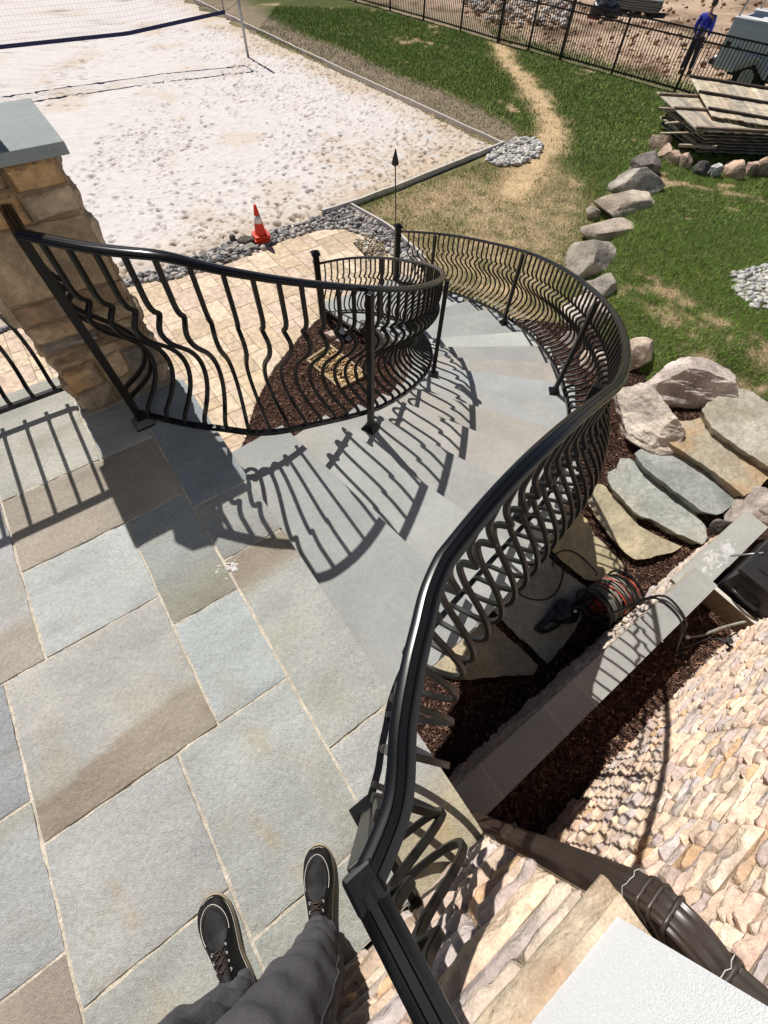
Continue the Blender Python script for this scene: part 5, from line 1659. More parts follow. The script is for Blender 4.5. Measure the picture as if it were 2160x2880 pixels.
# inner bed furniture
bf = empty('sand_frame', (-.83, 5.33, GZ), label='square stone-edged frame filled with sandy gravel in the inner mulch bed', cat='frame')
fq = [(-1.30, 5.44), (-.74, 4.85), (-.36, 5.17), (-.99, 5.82)]
mb = MB()
for i in range(4):
    p, q = np.array(fq[i]), np.array(fq[(i + 1) % 4]); m_ = (p + q) / 2; d = q - p
    mb.box((m_[0], m_[1], GZ + .04), (np.linalg.norm(d) + .03, .035, .10), rot=math.atan2(d[1], d[0]), col=K(186, 166, 136), bev=.004)
mb.build('edging', M['stone'], bf)
pebbles('gravel_fill', fq, 1500, lambda x, y: np.full(x.shape, GZ + .03), .012, .032, 85, [K(214, 184, 130), K(196, 160, 106), K(226, 204, 164), K(180, 148, 104)], 'sandy gravel', layers=1)
gf = bpy.data.objects['gravel_fill']; gf.parent = bf; gf.matrix_parent_inverse = parent_world(bf).inverted(); del gf['label']; del gf['category']
for q, (x, y, s, c) in enumerate(((-1.02, 6.10, .16, (226, 204, 190)), (-.82, 6.22, .10, (232, 226, 220)), (-.70, 6.05, .09, (206, 204, 200)), (-.86, 5.98, .07, (224, 214, 204)))):
    boulder(x, y, GZ + .05, s, s * .7, s * .5, 240 + q, c, tuple(int(v * .88) for v in c), ('flat pale pink stone in the inner mulch bed by the stair wall', 'white stone behind the pale pink one in the inner mulch bed', 'light grey stone nearest the stair wall in the inner mulch bed', 'smallest cream stone in the inner mulch bed')[q], rz=q, sub=3, group='stones in the inner mulch bed', name='rock', cat='rock')
# concrete-caked patch at the patio corner
pebbles('rubble', [(-.85, 9.15), (-.52, 8.55), (-.15, 8.72), (-.22, 9.12), (-.52, 9.36)], 900, lambda x, y: np.full(x.shape, GZ + .02), .012, .035, 86, [K(170, 150, 118), K(150, 132, 108), K(222, 220, 214), K(186, 170, 140)], 'heap of crumbly grit with white cement residue at the patio corner', layers=2, mound=.03)
board('patio_edging', [(-.84, 9.12), (-.50, 8.52)], GZ, GZ + .06, .02, M['darkgrey'], wav=.003, label='dark edging strip beside the grit heap at the patio corner', cat='edging strip')

# ------------------------------------------------------------------ hose reel and cables
hr_ = empty('hose_reel', W(.13, 3.08, -2.93), label='reel wound with grey and red hoses lying on its side against the low wall', cat='hose reel')
cz = -2.66; c0 = Vector(W(.155, 2.84, cz)); c1 = Vector(W(.205, 3.30, cz))
ax = (c1 - c0).normalized(); e1 = Vector((0, 0, 1)); e1 = (e1 - ax * e1.dot(ax)).normalized(); e2 = ax.cross(e1)
def ring(c, r, n=40, jit=0, seed=0, slant=0):
    rr = random.Random(seed)
    ph = rr.uniform(0, 6)
    return [c + e1 * ((r + jit * math.sin(3 * t + ph)) * math.cos(t)) + e2 * ((r + jit * math.sin(2 * t + ph)) * math.sin(t)) + ax * (slant * math.sin(t + ph)) for t in [2 * math.pi * q / n for q in range(n)]]
Mb = {'g': MB(), 'r': MB(), 'b': MB()}
rr = random.Random(2)
L_ = (c1 - c0).length
for lay, (r0, step) in enumerate(((.175, .019), (.195, .026), (.21, .05))):
    s = .02
    while s < L_ - .01:
        c = c0 + ax * (s + rr.uniform(-.006, .006))
        kk = rr.choices('grb', (.72, .12, .16))[0]
        Mb[kk].tube(ring(c, r0 + rr.uniform(-.006, .006), 36, .004, rr.random(), rr.uniform(-.045, .045) if lay else .004), .0095 if kk != 'b' else .0075, 6, closed=True)
        s += step * rr.uniform(.8, 1.3)
Mb['g'].build('hose', M['hosegrey'], hr_, smooth=True, label='grey-green hose'); Mb['r'].build('hose', M['hosered'], hr_, smooth=True, label='red hose'); Mb['b'].build('hose', M['hoseblack'], hr_, smooth=True, label='black hose')
for c in (c0 - ax * .01, c1 + ax * .015):
    mb = MB(); mb.tube(ring(c, .225), .012, 8, closed=True); mb.tube(ring(c, .07, 24), .014, 8, closed=True)
    for q in range(5):
        t = q * 2 * math.pi / 5 + .3; mb.tube([c + (e1 * math.cos(t) + e2 * math.sin(t)) * .06, c + (e1 * math.cos(t) + e2 * math.sin(t)) * .225], .010, 6)
    mb.build('flange', M['blackplastic'], hr_, smooth=True)
mb = MB(); mb.tube([c0, c1], .065, 14); mb.build('drum', M['hosered'], hr_, smooth=True)

cb = MB(); cb.tube(catmull([(1.85, 2.95, -2.84), (1.95, 2.6, -2.88), (2.06, 2.38, -2.88), (2.2, 2.22, -2.89), (2.18, 2.05, -2.89), (2.05, 1.84, -2.89), (1.87, 1.76, -2.89), (1.67, 1.80, -2.89), (1.52, 1.97, -2.88), (1.5, 2.2, -2.88)], 8), .0095, 6)
cb.build('cable', M['hoseblack'], smooth=True, label='black cable looping loosely over the shaded walkway slabs', cat='cable')
cb = MB(); cb.tube(catmull([(2.09, 2.20, -2.89), (2.16, 2.36, -2.885), (2.29, 2.42, -2.88), (2.43, 2.37, -2.88), (2.53, 2.24, -2.87), (2.56, 2.07, -2.78), (2.47, 2.0, -2.66)], 8), .0095, 6)
cb.build('cable', M['hoseblack'], smooth=True, label='black cable arching from the walkway slab up to the top of the hose reel', cat='cable')
cb = MB()
w = [W(.24, 2.72, -2.62), W(.30, 2.76, -2.2), W(.345, 2.83, -1.90), W(.43, 2.965, -1.86), W(.575, 2.97, -1.86), W(.70, 2.93, -1.90), W(.80, 2.88, -2.08), W(.89, 2.90, -2.27), W(.93, 3.0, -2.29)]
cb.tube(catmull(w, 8), .011, 7)
cb.build('cable', M['hoseblack'], smooth=True, label='black cable bending over the low wall coping into the house bed', cat='cable')
cb = MB(); w = [W(.26, 2.74, -2.55), W(.33, 2.80, -2.1), W(.37, 2.87, -1.893), W(.46, 2.93, -1.888), W(.60, 2.93, -1.888), W(.712, 2.89, -1.93), W(.82, 2.85, -2.12), W(.885, 2.88, -2.28)]
cb.tube(catmull(w, 8), .011, 7)
cb.build('cable', M['hoseblack'], smooth=True, label='second black cable lying flat on the coping beside the arched one', cat='cable')
cb = MB(); cb.tube(catmull([W(.87, 2.93, -2.29), W(.92, 3.08, -2.27), W(.985, 3.27, -2.27)], 8), .011, 7); cb.lathe(W(.99, 3.29, -2.285), [(.014, 0), (.016, .012), (.010, .03)], 10, M3=None)
cb.build('cable', M['hoseblack'], smooth=True, label='short black cable with a pale connector lying on the mulch below the tap', cat='cable')
cb = MB(); cb.tube(catmull([W(.865, 3.13, -2.28), W(.93, 3.25, -2.26), W(1.0, 3.46, -2.19), W(1.10, 3.66, -2.04)], 8), .014, 8)
cb.build('conduit', M['hosegrey'], smooth=True, label='thick grey conduit running from the mulch to the black box', cat='conduit')
mb = MB(); mb.lathe(W(.86, 3.12, -2.285), [(.018, 0), (.020, .025), (.012, .03)], 12); mb.build('pipe_cap', M['white'], label='small white cap on the end of the grey conduit', cat='cap')

# dark boot and bag beside the reel
bt = empty('work_bag', W(-.05, 2.62, -2.9), label='crumpled black work bag lying in shade left of the hose reel', cat='bag')
v, F = facet_rock(260, .22, .15, .13, 6, .12, 4); a = YA + 1.2
v = v @ np.array([[math.cos(a), -math.sin(a), 0], [math.sin(a), math.cos(a), 0], [0, 0, 1]]).T + np.array(W(-.02, 2.60, -2.83))
o = meshobj('sack', v, F, M['tarp'], bt, smooth=True)
v, F = facet_rock(261, .16, .09, .08, 5, .1, 3)
v = v @ np.array([[math.cos(a), -math.sin(a), 0], [math.sin(a), math.cos(a), 0], [0, 0, 1]]).T + np.array(W(-.02, 2.38, -2.87))
meshobj('pouch', v, F, M['tarp'], bt, smooth=True)
mb = MB(); mb.box(W(.06, 2.67, -2.70), (.03, .03, .012), rot=.4); mb.build('label_patch', M['white'], bt)
mb = MB(); mb.tube(catmull([W(-.02, 2.72, -2.78), W(.0, 2.80, -2.64), W(.04, 2.86, -2.56), W(.08, 2.78, -2.60), W(.03, 2.66, -2.72)], 6), .014, 7); mb.build('strap', M['hoseblack'], bt, smooth=True)

# ------------------------------------------------------------------ volleyball net and pole
n0 = np.array([-5.95, 21.72]); n1 = np.array([-13.6, 16.55]); nd = (n1 - n0) / np.linalg.norm(n1 - n0); nl = np.linalg.norm(n1 - n0)
vb = empty('volleyball_net', (float(n0[0]), float(n0[1]), GZ), label='volleyball net with navy bands sagging across the far side of the sand court', cat='net')
def npt(t, z): p = n0 + nd * t; return (p[0], p[1], z)
zb0 = lambda t: GZ + 1.10 - .26 * min(1, t / 3.5)
zt0 = lambda t: GZ + 2.06 - .20 * min(1, t / 3.5)
mb = MB(); mb.sweep([npt(t, zb0(t)) for t in np.linspace(0.15, nl, 40)], [(-.006, -.045), (.006, -.045), (.006, .045), (-.006, .045)]); mb.build('band', M['netnavy'], vb)
mb = MB(); mb.sweep([npt(t, zt0(t)) for t in np.linspace(0.15, nl, 40)], [(-.006, -.05), (.006, -.05), (.006, .05), (-.006, .05)]); mb.build('band', M['netnavy'], vb)
mb = MB(); mb.sweep([npt(.18, zb0(.18)), npt(.18, zt0(.18))], [(-.03, -.006), (.03, -.006), (.03, .006), (-.03, .006)], up=(1, 0, 0)); mb.build('band', M['netnavy'], vb)
mb = MB()
for t in np.arange(.3, nl, .115):
    mb.tube([npt(t, zb0(t)), npt(t, zt0(t))], .0016, 3)
for q in range(1, 9):
    f = q / 9
    mb.tube([npt(t, zb0(t) * (1 - f) + zt0(t) * f) for t in np.linspace(.2, nl, 14)], .0016, 3)
mb.build('mesh', M['netcord'], vb)
vp = empty('net_pole', (-5.61, 21.84, GZ), label='grey metal pole standing in the sand at the right end of the volleyball net', cat='pole')
mb = MB(); mb.tube([(-5.61, 21.84, GZ - .1), (-5.61, 21.84, GZ + 2.45)], .045, 14); mb.lathe((-5.61, 21.84, GZ + 2.45), [(.05, 0), (.05, .03), (.02, .05)], 14); mb.build('tube', M['galv'], vp, smooth=True)
mb = MB(); mb.tube([(-5.61, 21.84, GZ + 2.3), npt(.18, zt0(.18))], .006, 5); mb.tube([(-5.61, 21.84, GZ + 1.3), npt(.18, zb0(.18))], .006, 5); mb.build('rope', M['netcord'], vp)

# ------------------------------------------------------------------ traffic cones (nested)
GCN = 'nested traffic cones'
for q in range(4):
    z = GZ + .055 + q * .036; rzc = .5 + (.12, -.1, .08, 0)[q]
    cn = empty('traffic_cone', (-2.70, 9.06, z), label=('red traffic cone at the bottom of the nested stack, only its base showing', 'red traffic cone second from the bottom of the nested stack', 'red traffic cone third from the bottom, just under the top cone', 'red traffic cone with white reflective band, top of the nested stack')[q], cat='traffic cone', group=GCN)
    mb = MB(); mb.box((-2.70, 9.06, z), (.30, .30, .024), rot=rzc, bev=.008); mb.build('base', M['conered'], cn)
    mb = MB(); hh = .50
    mb.lathe((-2.70, 9.06, z + .01), [(.118, 0), (.108, .03), (.0802, .20), (.0790, .20), (.0572, .33), (.0560, .33), (.030, hh - .03), (.026, hh), (.012, hh)], 26)
    o = mb.build('cone_body', M['conered'], cn); autosmooth(o, 40)
    if q == 3:
        mb = MB(); mb.lathe((-2.70, 9.06, z + .01), [(.0815, .20), (.0582, .33)], 26); mb.build('reflective_band', M['white'], cn, smooth=True)

# ------------------------------------------------------------------ black metal fence with a gate
fe = empty('metal_fence', (3.0, 26.0, GZ), label='black metal picket fence crossing the far lawn', cat='fence')
gt_ = empty('fence_gate', (4.9, 24.3, GZ), label='double gate in the black metal fence where the worn path ends', cat='gate')
FH = 1.42


def panel(p, q, parent, name, gap=.03):
    p = np.array(p); q = np.array(q); d = q - p; L = np.linalg.norm(d); d = d / L; a = math.atan2(d[1], d[0])
    mb = MB()
    p2 = p + d * gap; q2 = q - d * gap; m_ = (p2 + q2) / 2; l2 = L - 2 * gap
    for z, s in ((FH - .02, .042), (FH - .22, .038), (.10, .042)):
        mb.box((m_[0], m_[1], GZ + z), (l2, .026, s), rot=a)
    n = max(2, int(round(l2 / .108)))
    for i in range(1, n):
        c = p2 + d * l2 * i / n
        mb.box((c[0], c[1], GZ + FH / 2 + .02), (.021, .021, FH - .06), rot=a)
    mb.build(name, M['fenceblack'], parent)


for i in range(len(FENCE) - 1):
    gate = i in (5, 6)
    panel(FENCE[i], FENCE[i + 1], gt_ if gate else fe, 'gate_leaf' if gate else 'fence_panel')
for i, (x, y) in enumerate(FENCE):
    big = i in (5, 7)
    s = .10 if big else .068
    mb = MB(); mb.box((x, y, GZ + FH / 2 + .01), (s, s, FH + .06), rot=-.78, bev=.004); mb.box((x, y, GZ + FH + .045), (s + .012, s + .012, .018), rot=-.78, bev=.004)
    mb.build('gate_post' if i in (5, 7) else 'fence_post', M['fenceblack'], gt_ if i in (5, 7) else fe)

# rubble and heap beyond the fence
pebbles('rubble', [(3.6, 28.4), (6.9, 27.6), (8.6, 33.5), (5.5, 38), (2.5, 34)], 12, lambda x, y: np.full(x.shape, GZ + .05), .04, .2, 87, [K(226, 220, 214), K(190, 178, 168), K(150, 130, 110), K(206, 196, 186)], 'pale rubble scattered on bare soil beyond the fence', layers=3)
pebbles('clods', [(2.6, 29.5), (7.5, 23.4), (13, 18), (22, 26), (16, 42), (4, 42)], 2.4, lambda x, y: np.full(x.shape, GZ + .06), .03, .13, 88, [K(200, 170, 140), K(150, 122, 98), K(180, 148, 118)], 'clods of earth on the bare soil beyond the fence', layers=2)
v, F = facet_rock(270, .62, .50, .52, 5, .16, 4)
hp = empty('tarp_heap', (9.1, 29.9, GZ), label='crumpled black plastic sheet heaped over bricks beyond the fence', cat='tarp heap')
meshobj('sheet', v + np.array([9.25, 30.4, GZ + .22]), F, M['tarp'], hp, smooth=True)
mb = MB()
for q in range(9):
    t = q / 8; mb.box((8.62 + .78 * t, 30.25 - .70 * t, GZ + .06), (.24, .11, .12), rot=-.75 + .1 * math.sin(q * 3), bev=.008)
mb.build('bricks', M['redbrick'], hp)
ps = empty('slab_stack', (11.1, 31.9, GZ), label='stack of flat grey slabs on a pallet beyond the fence beside the tarp heap', cat='slab stack')
mb = MB()
for q in range(5): mb.box((11.0, 31.9, GZ + .20 + q * .075), (2.6 - .1 * (q % 2), 1.25, .06), rot=-.45 + .03 * (q % 3), bev=.01)
mb.build('slabs', M['concrete'], ps)
mb = MB()
for t in (-1.1, 0, 1.1): mb.box((11.0 + t * .9, 31.9 - t * .44, GZ + .08), (.1, 1.2, .15), rot=-.45)
mb.build('pallet', M['darkgrey'], ps)

SAT = .62
# ------------------------------------------------------------------ pile of old fence panels
def wood_panel(o, e1_, e2_, nb, label, seed, rails=(.06, .48, .92), grp='old wooden fence panels in the pile', wide=1.0, rail_mat=(60, 48, 38)):
    """o corner, e1_ along the rails, e2_ along the pickets"""
    r_ = random.Random(seed)
    O = Vector(o); E1 = Vector(e1_); E2 = Vector(e2_); N = E1.cross(E2).normalized()
    if N.z < 0: N = -N
    L1 = E1.length; L2 = E2.length; a = E1.normalized(); b = E2.normalized()
    pn = empty('wood_panel', tuple(O), label=label, cat='wooden fence panel', group=grp)
    V = []; F = []; C = []
    w = L1 / nb
    for i in range(nb):
        jl = r_.uniform(-.03, .03); g = w * .04
        c = np.array(K(*r_.choice([(224, 206, 168), (212, 190, 150), (196, 180, 150), (232, 214, 172), (206, 186, 156), (180, 166, 142), (214, 186, 146)]), .95)) * r_.uniform(.8, 1.1)
        u0, u1 = i * w + g, (i + 1) * w - g
        out = [(u0, 0 + jl), (u1, 0 + jl), (u1, L2 - .05 + jl), (u1 - .035, L2 + jl), (u0 + .035, L2 + jl), (u0, L2 - .05 + jl)]
        n = len(V); tz = r_.uniform(-.004, .004)
        for hh in (0, .018):
            for (u, v_) in out: V.append(O + a * u + b * v_ + N * (hh + tz))
        C += [c] * 12
        F += [tuple(n + q for q in reversed(range(6))), tuple(n + 6 + q for q in range(6))] + [(n + q, n + (q + 1) % 6, n + 6 + (q + 1) % 6, n + 6 + q) for q in range(6)]
    meshobj('pickets', V, F, M['wood'], pn, vcol=np.array(C))
    R3 = Matrix((a, b, N)).transposed()
    for f in rails:
        mb = MB(); c = O + a * (L1 / 2) + b * (L2 * f) + N * .045
        mb.box(c, (L1 * 1.01, .085, .045), rot=R3, col=K(*rail_mat), bev=.004)
        mb.build('rail', M['wood'], pn)
    return pn


GPL = 'old wooden fence panels in the pile'
for q in range(9):
    z = GZ + .10 + q * .062; dx = .05 * math.sin(q * 2.3)
    wood_panel((8.0 + dx, 14.42 + .02 * q, z), (2.45, .04 + .02 * math.sin(q), 0), (-.42 + .1 * dx, 2.05, 0), 17, 'dark weathered fence panel inside the pile, layer %s from the ground' % ('one', 'two', 'three', 'four', 'five', 'six', 'seven', 'eight', 'nine')[q], 400 + q, rail_mat=(84, 66, 50))
wood_panel((7.42, 13.90, -2.02), (2.9, -.10, 0), (-.28, 2.62, .06), 19, 'fence panel under the top one, its pale picket tips showing on the left', 421, rails=(.03, .52, .90), rail_mat=(150, 118, 92))
wood_panel((7.98, 14.62, -1.92), (2.15, -.98, 0), (.30, 2.75, .12), 15, 'top fence panel of the pile, lying face up with three dark rails', 422, rails=(.14, .55, .97), rail_mat=(74, 58, 50))
for q, (p, e, s_) in enumerate((((6.92, 14.72, -2.32), (7.75, 14.12, -2.10), (.10, .022)), ((6.98, 15.55, -2.05), (7.6, 15.25, -1.98), (.09, .06)), ((7.08, 15.02, -2.2), (7.55, 14.85, -2.1), (.12, .03)), ((7.3, 14.2, -2.4), (8.0, 13.7, -2.25), (.09, .05)))):
    mb = MB(); mb.sweep([p, e], [(-s_[0] / 2, -s_[1] / 2), (s_[0] / 2, -s_[1] / 2), (s_[0] / 2, s_[1] / 2), (-s_[0] / 2, s_[1] / 2)], col=K(176, 156, 124))
    mb.build('loose_board', M['wood'], label=('pale loose picket sticking out left of the wood pile, the longest one', 'short brown post end sticking out of the far left of the wood pile', 'short brown board end between the two other loose boards left of the pile', 'loose board leaning at the near left corner of the wood pile')[q], cat='board', group='loose boards by the wood pile')

# ------------------------------------------------------------------ service truck
tr_o = np.array([10.35, 20.49]); td = np.array([.727, -.687]); tn = np.array([.687, .727]); ta = math.atan2(td[1], td[0])
tk_ = empty('service_truck', (float(tr_o[0]), float(tr_o[1]), GZ), label='white service truck with side lockers and open bed, parked behind the metal fence', cat='truck')
def TP(l, w, z): p = tr_o + td * l + tn * w; return (p[0], p[1], z)
wl, wr, wz = 1.16, .40, GZ + .40
def side(w0, w1, name):
    # side panel with round wheel opening
    z0, z1 = -2.20, -1.10; L = 3.0; R_ = .50
    out = [(0, z0)]
    th0 = math.asin(max(-1, min(1, (z0 - wz) / R_)))
    for q in range(15):
        t = math.pi - th0 - (math.pi - 2 * th0) * q / 14
        out.append((wl + R_ * math.cos(t), wz + R_ * math.sin(t)))
    out += [(L, z0), (L, z1), (0, z1)]
    V = [TP(l, w0, z) for l, z in out] + [TP(l, w1, z) for l, z in out]; n = len(out)
    F = [tuple(range(n)), tuple(n + q for q in reversed(range(n)))] + [(q, n + q, n + (q + 1) % n, (q + 1) % n) for q in range(n)]
    bm = bmesh.new(); vs = [bm.verts.new(v) for v in V]
    for f in F: bm.faces.new([vs[i] for i in f])
    bmesh.ops.triangulate(bm, faces=[f for f in bm.faces if len(f.verts) > 4]); bmesh.ops.recalc_face_normals(bm, faces=list(bm.faces))
    bm.verts.index_update(); VV = [v.co[:] for v in bm.verts]; FF = [[v.index for v in f.verts] for f in bm.faces]; bm.free()
    meshobj(name, VV, FF, M['truck'], tk_)
side(0, .42, 'locker_box'); side(1.62, 2.04, 'locker_box')
def tbox(l0, l1, w0, w1, z0, z1, name, m, parent=None, bev=.01):
    c = TP((l0 + l1) / 2, (w0 + w1) / 2, (z0 + z1) / 2)
    mb = MB(); mb.box(c, (l1 - l0, w1 - w0, z1 - z0), rot=ta, bev=bev); return mb.build(name, m, parent or tk_)
# locker doors, proud of the side, with seams
for (l0, l1, z0, z1) in ((.05, .60, -2.15, -1.20), (.64, 1.68, -1.62, -1.20), (1.72, 2.30, -2.15, -1.20), (2.34, 2.95, -2.15, -1.20)):
    d = tbox(l0, l1, -.018, .002, z0, z1, 'locker_door', M['truck'], bev=.006)
    tbox(l1 - .12, l1 - .05, -.032, -.018, (z0 + z1) / 2 - .05, (z0 + z1) / 2 + .04, 'latch', M['darkgrey'], d)
tbox(-.02, 3.0, -.02, .44, -1.10, -1.075, 'locker_lid', M['white']); tbox(-.02, 3.0, 1.60, 2.06, -1.10, -1.075, 'locker_lid', M['white'])
tbox(-.01, .03, .42, 1.62, -1.98, -1.15, 'tailgate', M['truck']); tbox(0, 3.0, .42, 1.62, -1.90, -1.84, 'bed_floor', M['darkgrey'])
tbox(-.22, -.02, .15, 1.9, -2.16, -2.04, 'rear_bumper', M['darkgrey'])
tbox(-.16, -.03, .18, .46, -2.02, -1.98, 'step_plate', M['white'])
o = tbox(.10, .24, -.03, -.018, -1.72, -1.58, 'tail_lamp', M['glassred'])
tbox(.9, 1.9, .6, 1.4, -1.84, -1.25, 'load', M['tarp'], bev=.08); tbox(.5, 2.6, .75, 1.3, -1.22, -1.14, 'load', M['truck'])
tbox(0.4, 6.0, .5, 1.5, -2.35, -2.12, 'chassis', M['darkgrey'])
tbox(3.05, 4.6, .02, 2.02, -2.25, -1.35, 'cab', M['truck'], bev=.06); tbox(3.15, 4.3, .12, 1.92, -1.36, -.72, 'cab_top', M['truck'], bev=.14); tbox(4.6, 5.6, .08, 1.96, -2.2, -1.5, 'hood', M['truck'], bev=.10)
for l in (.06, 2.9):
    for w in (.12, 1.92):
        mb = MB(); mb.tube([TP(l, w, -1.08), TP(l + (.1 if l < 1 else 0), w, -.25)], .03, 8); mb.build('rack_post', M['galv'], tk_, smooth=True)
for w in (.12, 1.92):
    mb = MB(); mb.tube([TP(.1, w, -.25), TP(4.6, w, -.25)], .03, 8); mb.build('rack_rail', M['galv'], tk_, smooth=True)
Mx = Matrix((Vector((td[0], td[1], 0)), Vector((0, 0, 1)), Vector((-tn[0], -tn[1], 0)))).transposed()
for l in (wl, 4.75):
    for w in (.02, 1.80):
        c = Vector(TP(l, w + .12, wz)); sgn = 1 if w < 1 else -1
        wh = empty('wheel', tuple(c))
        wh.parent = tk_; wh.matrix_parent_inverse = Matrix.Identity(4); wh.location = parent_world(tk_).inverted() @ c
        mb = MB(); mb.lathe(c, [(.20, -.11), (.37, -.12), (.40, -.09), (.40, .09), (.37, .12), (.235, .10), (.23, .06)], 36, M3=Mx); o = mb.build('tyre', M['rubber'], wh); autosmooth(o, 35)
        mb = MB()
        mb.lathe(c, [(.238, .07), (.238, .098), (.215, .10), (.205, .05), (.06, .075), (.055, .10), (.02, .105)], 30, M3=Mx)
        for q in range(8):
            t = q * math.pi / 4; p0 = c + Mx @ Vector((.07 * math.cos(t), .07 * math.sin(t), .085)); p1 = c + Mx @ Vector((.205 * math.cos(t), .205 * math.sin(t), .075)); mb.tube([p0, p1], .018, 6)
        o = mb.build('rim', M['chrome'], wh); autosmooth(o, 35)
tbox(.60, 1.72, .30, 1.74, -2.3, -1.70, 'wheel_housing', M['rubber'])
mb = MB(); mb.tube([TP(wl + .515 * math.cos(t), -.03, wz + .515 * math.sin(t)) for t in np.linspace(math.pi - .2, .2, 24)], .028, 8); mb.build('arch_lip', M['truck'], tk_, smooth=True)
tbox(0, 3.0, -.024, -.001, -1.17, -1.13, 'trim_strip', M['white'])


SAT = 1.0
# ------------------------------------------------------------------ people
def skin_mesh(name, joints, edges, m, parent, sub=2, root=0):
    """joints: list of (xyz, (rx, ry)); grown with the Skin modifier and baked to a mesh"""
    inv = parent_world(parent).inverted()
    me = bpy.data.meshes.new('tmp'); me.from_pydata([tuple(inv @ Vector(j[0])) for j in joints], edges, []); me.update()
    o = bpy.data.objects.new('tmp', me); coll.objects.link(o)
    sk = o.modifiers.new('s', 'SKIN'); sk.use_smooth_shade = True; sk.branch_smoothing = .6
    sb = o.modifiers.new('b', 'SUBSURF'); sb.levels = sub; sb.render_levels = sub
    for i, j in enumerate(joints):
        r_ = j[1] if isinstance(j[1], tuple) else (j[1], j[1])
        me.skin_vertices[0].data[i].radius = r_
        me.skin_vertices[0].data[i].use_root = (i == root)
    bpy.context.view_layer.update()
    dg = bpy.context.evaluated_depsgraph_get()
    ev = bpy.data.meshes.new_from_object(o.evaluated_get(dg))
    bpy.data.objects.remove(o); ev.name = name; ev.materials.clear(); ev.materials.append(m)
    ev.polygons.foreach_set('use_smooth', [True] * len(ev.polygons))
    ob = bpy.data.objects.new(name, ev); link(ob, parent)
    return ob


def head_mesh(name, c, yaw, m, parent, s=1.0, pitch=0.0):
    V0, F0 = ICO4
    v = V0 * np.array([.078, .095, .115])
    x, y, z = v[:, 0], v[:, 1], v[:, 2]     # face looks along +y
    v[:, 1] += np.where(y > 0, .012 * np.exp(-((z + .05) / .03) ** 2), 0)                        # chin
    v[:, 1] += .024 * np.exp(-((x) / .013) ** 2 - ((z + .012) / .022) ** 2) * (y > 0)            # nose
    for sx in (-1, 1):
        v[:, 1] -= .012 * np.exp(-((x - sx * .03) / .016) ** 2 - ((z - .012) / .012) ** 2) * (y > 0)  # eye sockets
        v[:, 0] += sx * .016 * np.exp(-((y + .0) / .02) ** 2 - ((z) / .028) ** 2) * (x * sx > .05)  # ears
    v[:, 1] += .006 * np.exp(-(x / .024) ** 2 - ((z + .045) / .008) ** 2) * (y > 0)              # lips
    v[:, 0] *= 1 - .22 * sstep(-z, .02, .11)
    cp, sp = math.cos(pitch), math.sin(pitch)
    v = v @ np.array([[1, 0, 0], [0, cp, -sp], [0, sp, cp]]).T
    ca, sa = math.cos(yaw), math.sin(yaw)
    v = v @ np.array([[ca, -sa, 0], [sa, ca, 0], [0, 0, 1]]).T * s
    return v + np.array(c), F0


def person(name_label, base, yaw, J, mats_, pants_j, pants_e, shirt_j, shirt_e, headc, hand=None, head_pitch=0.0, cap=None):
    pass


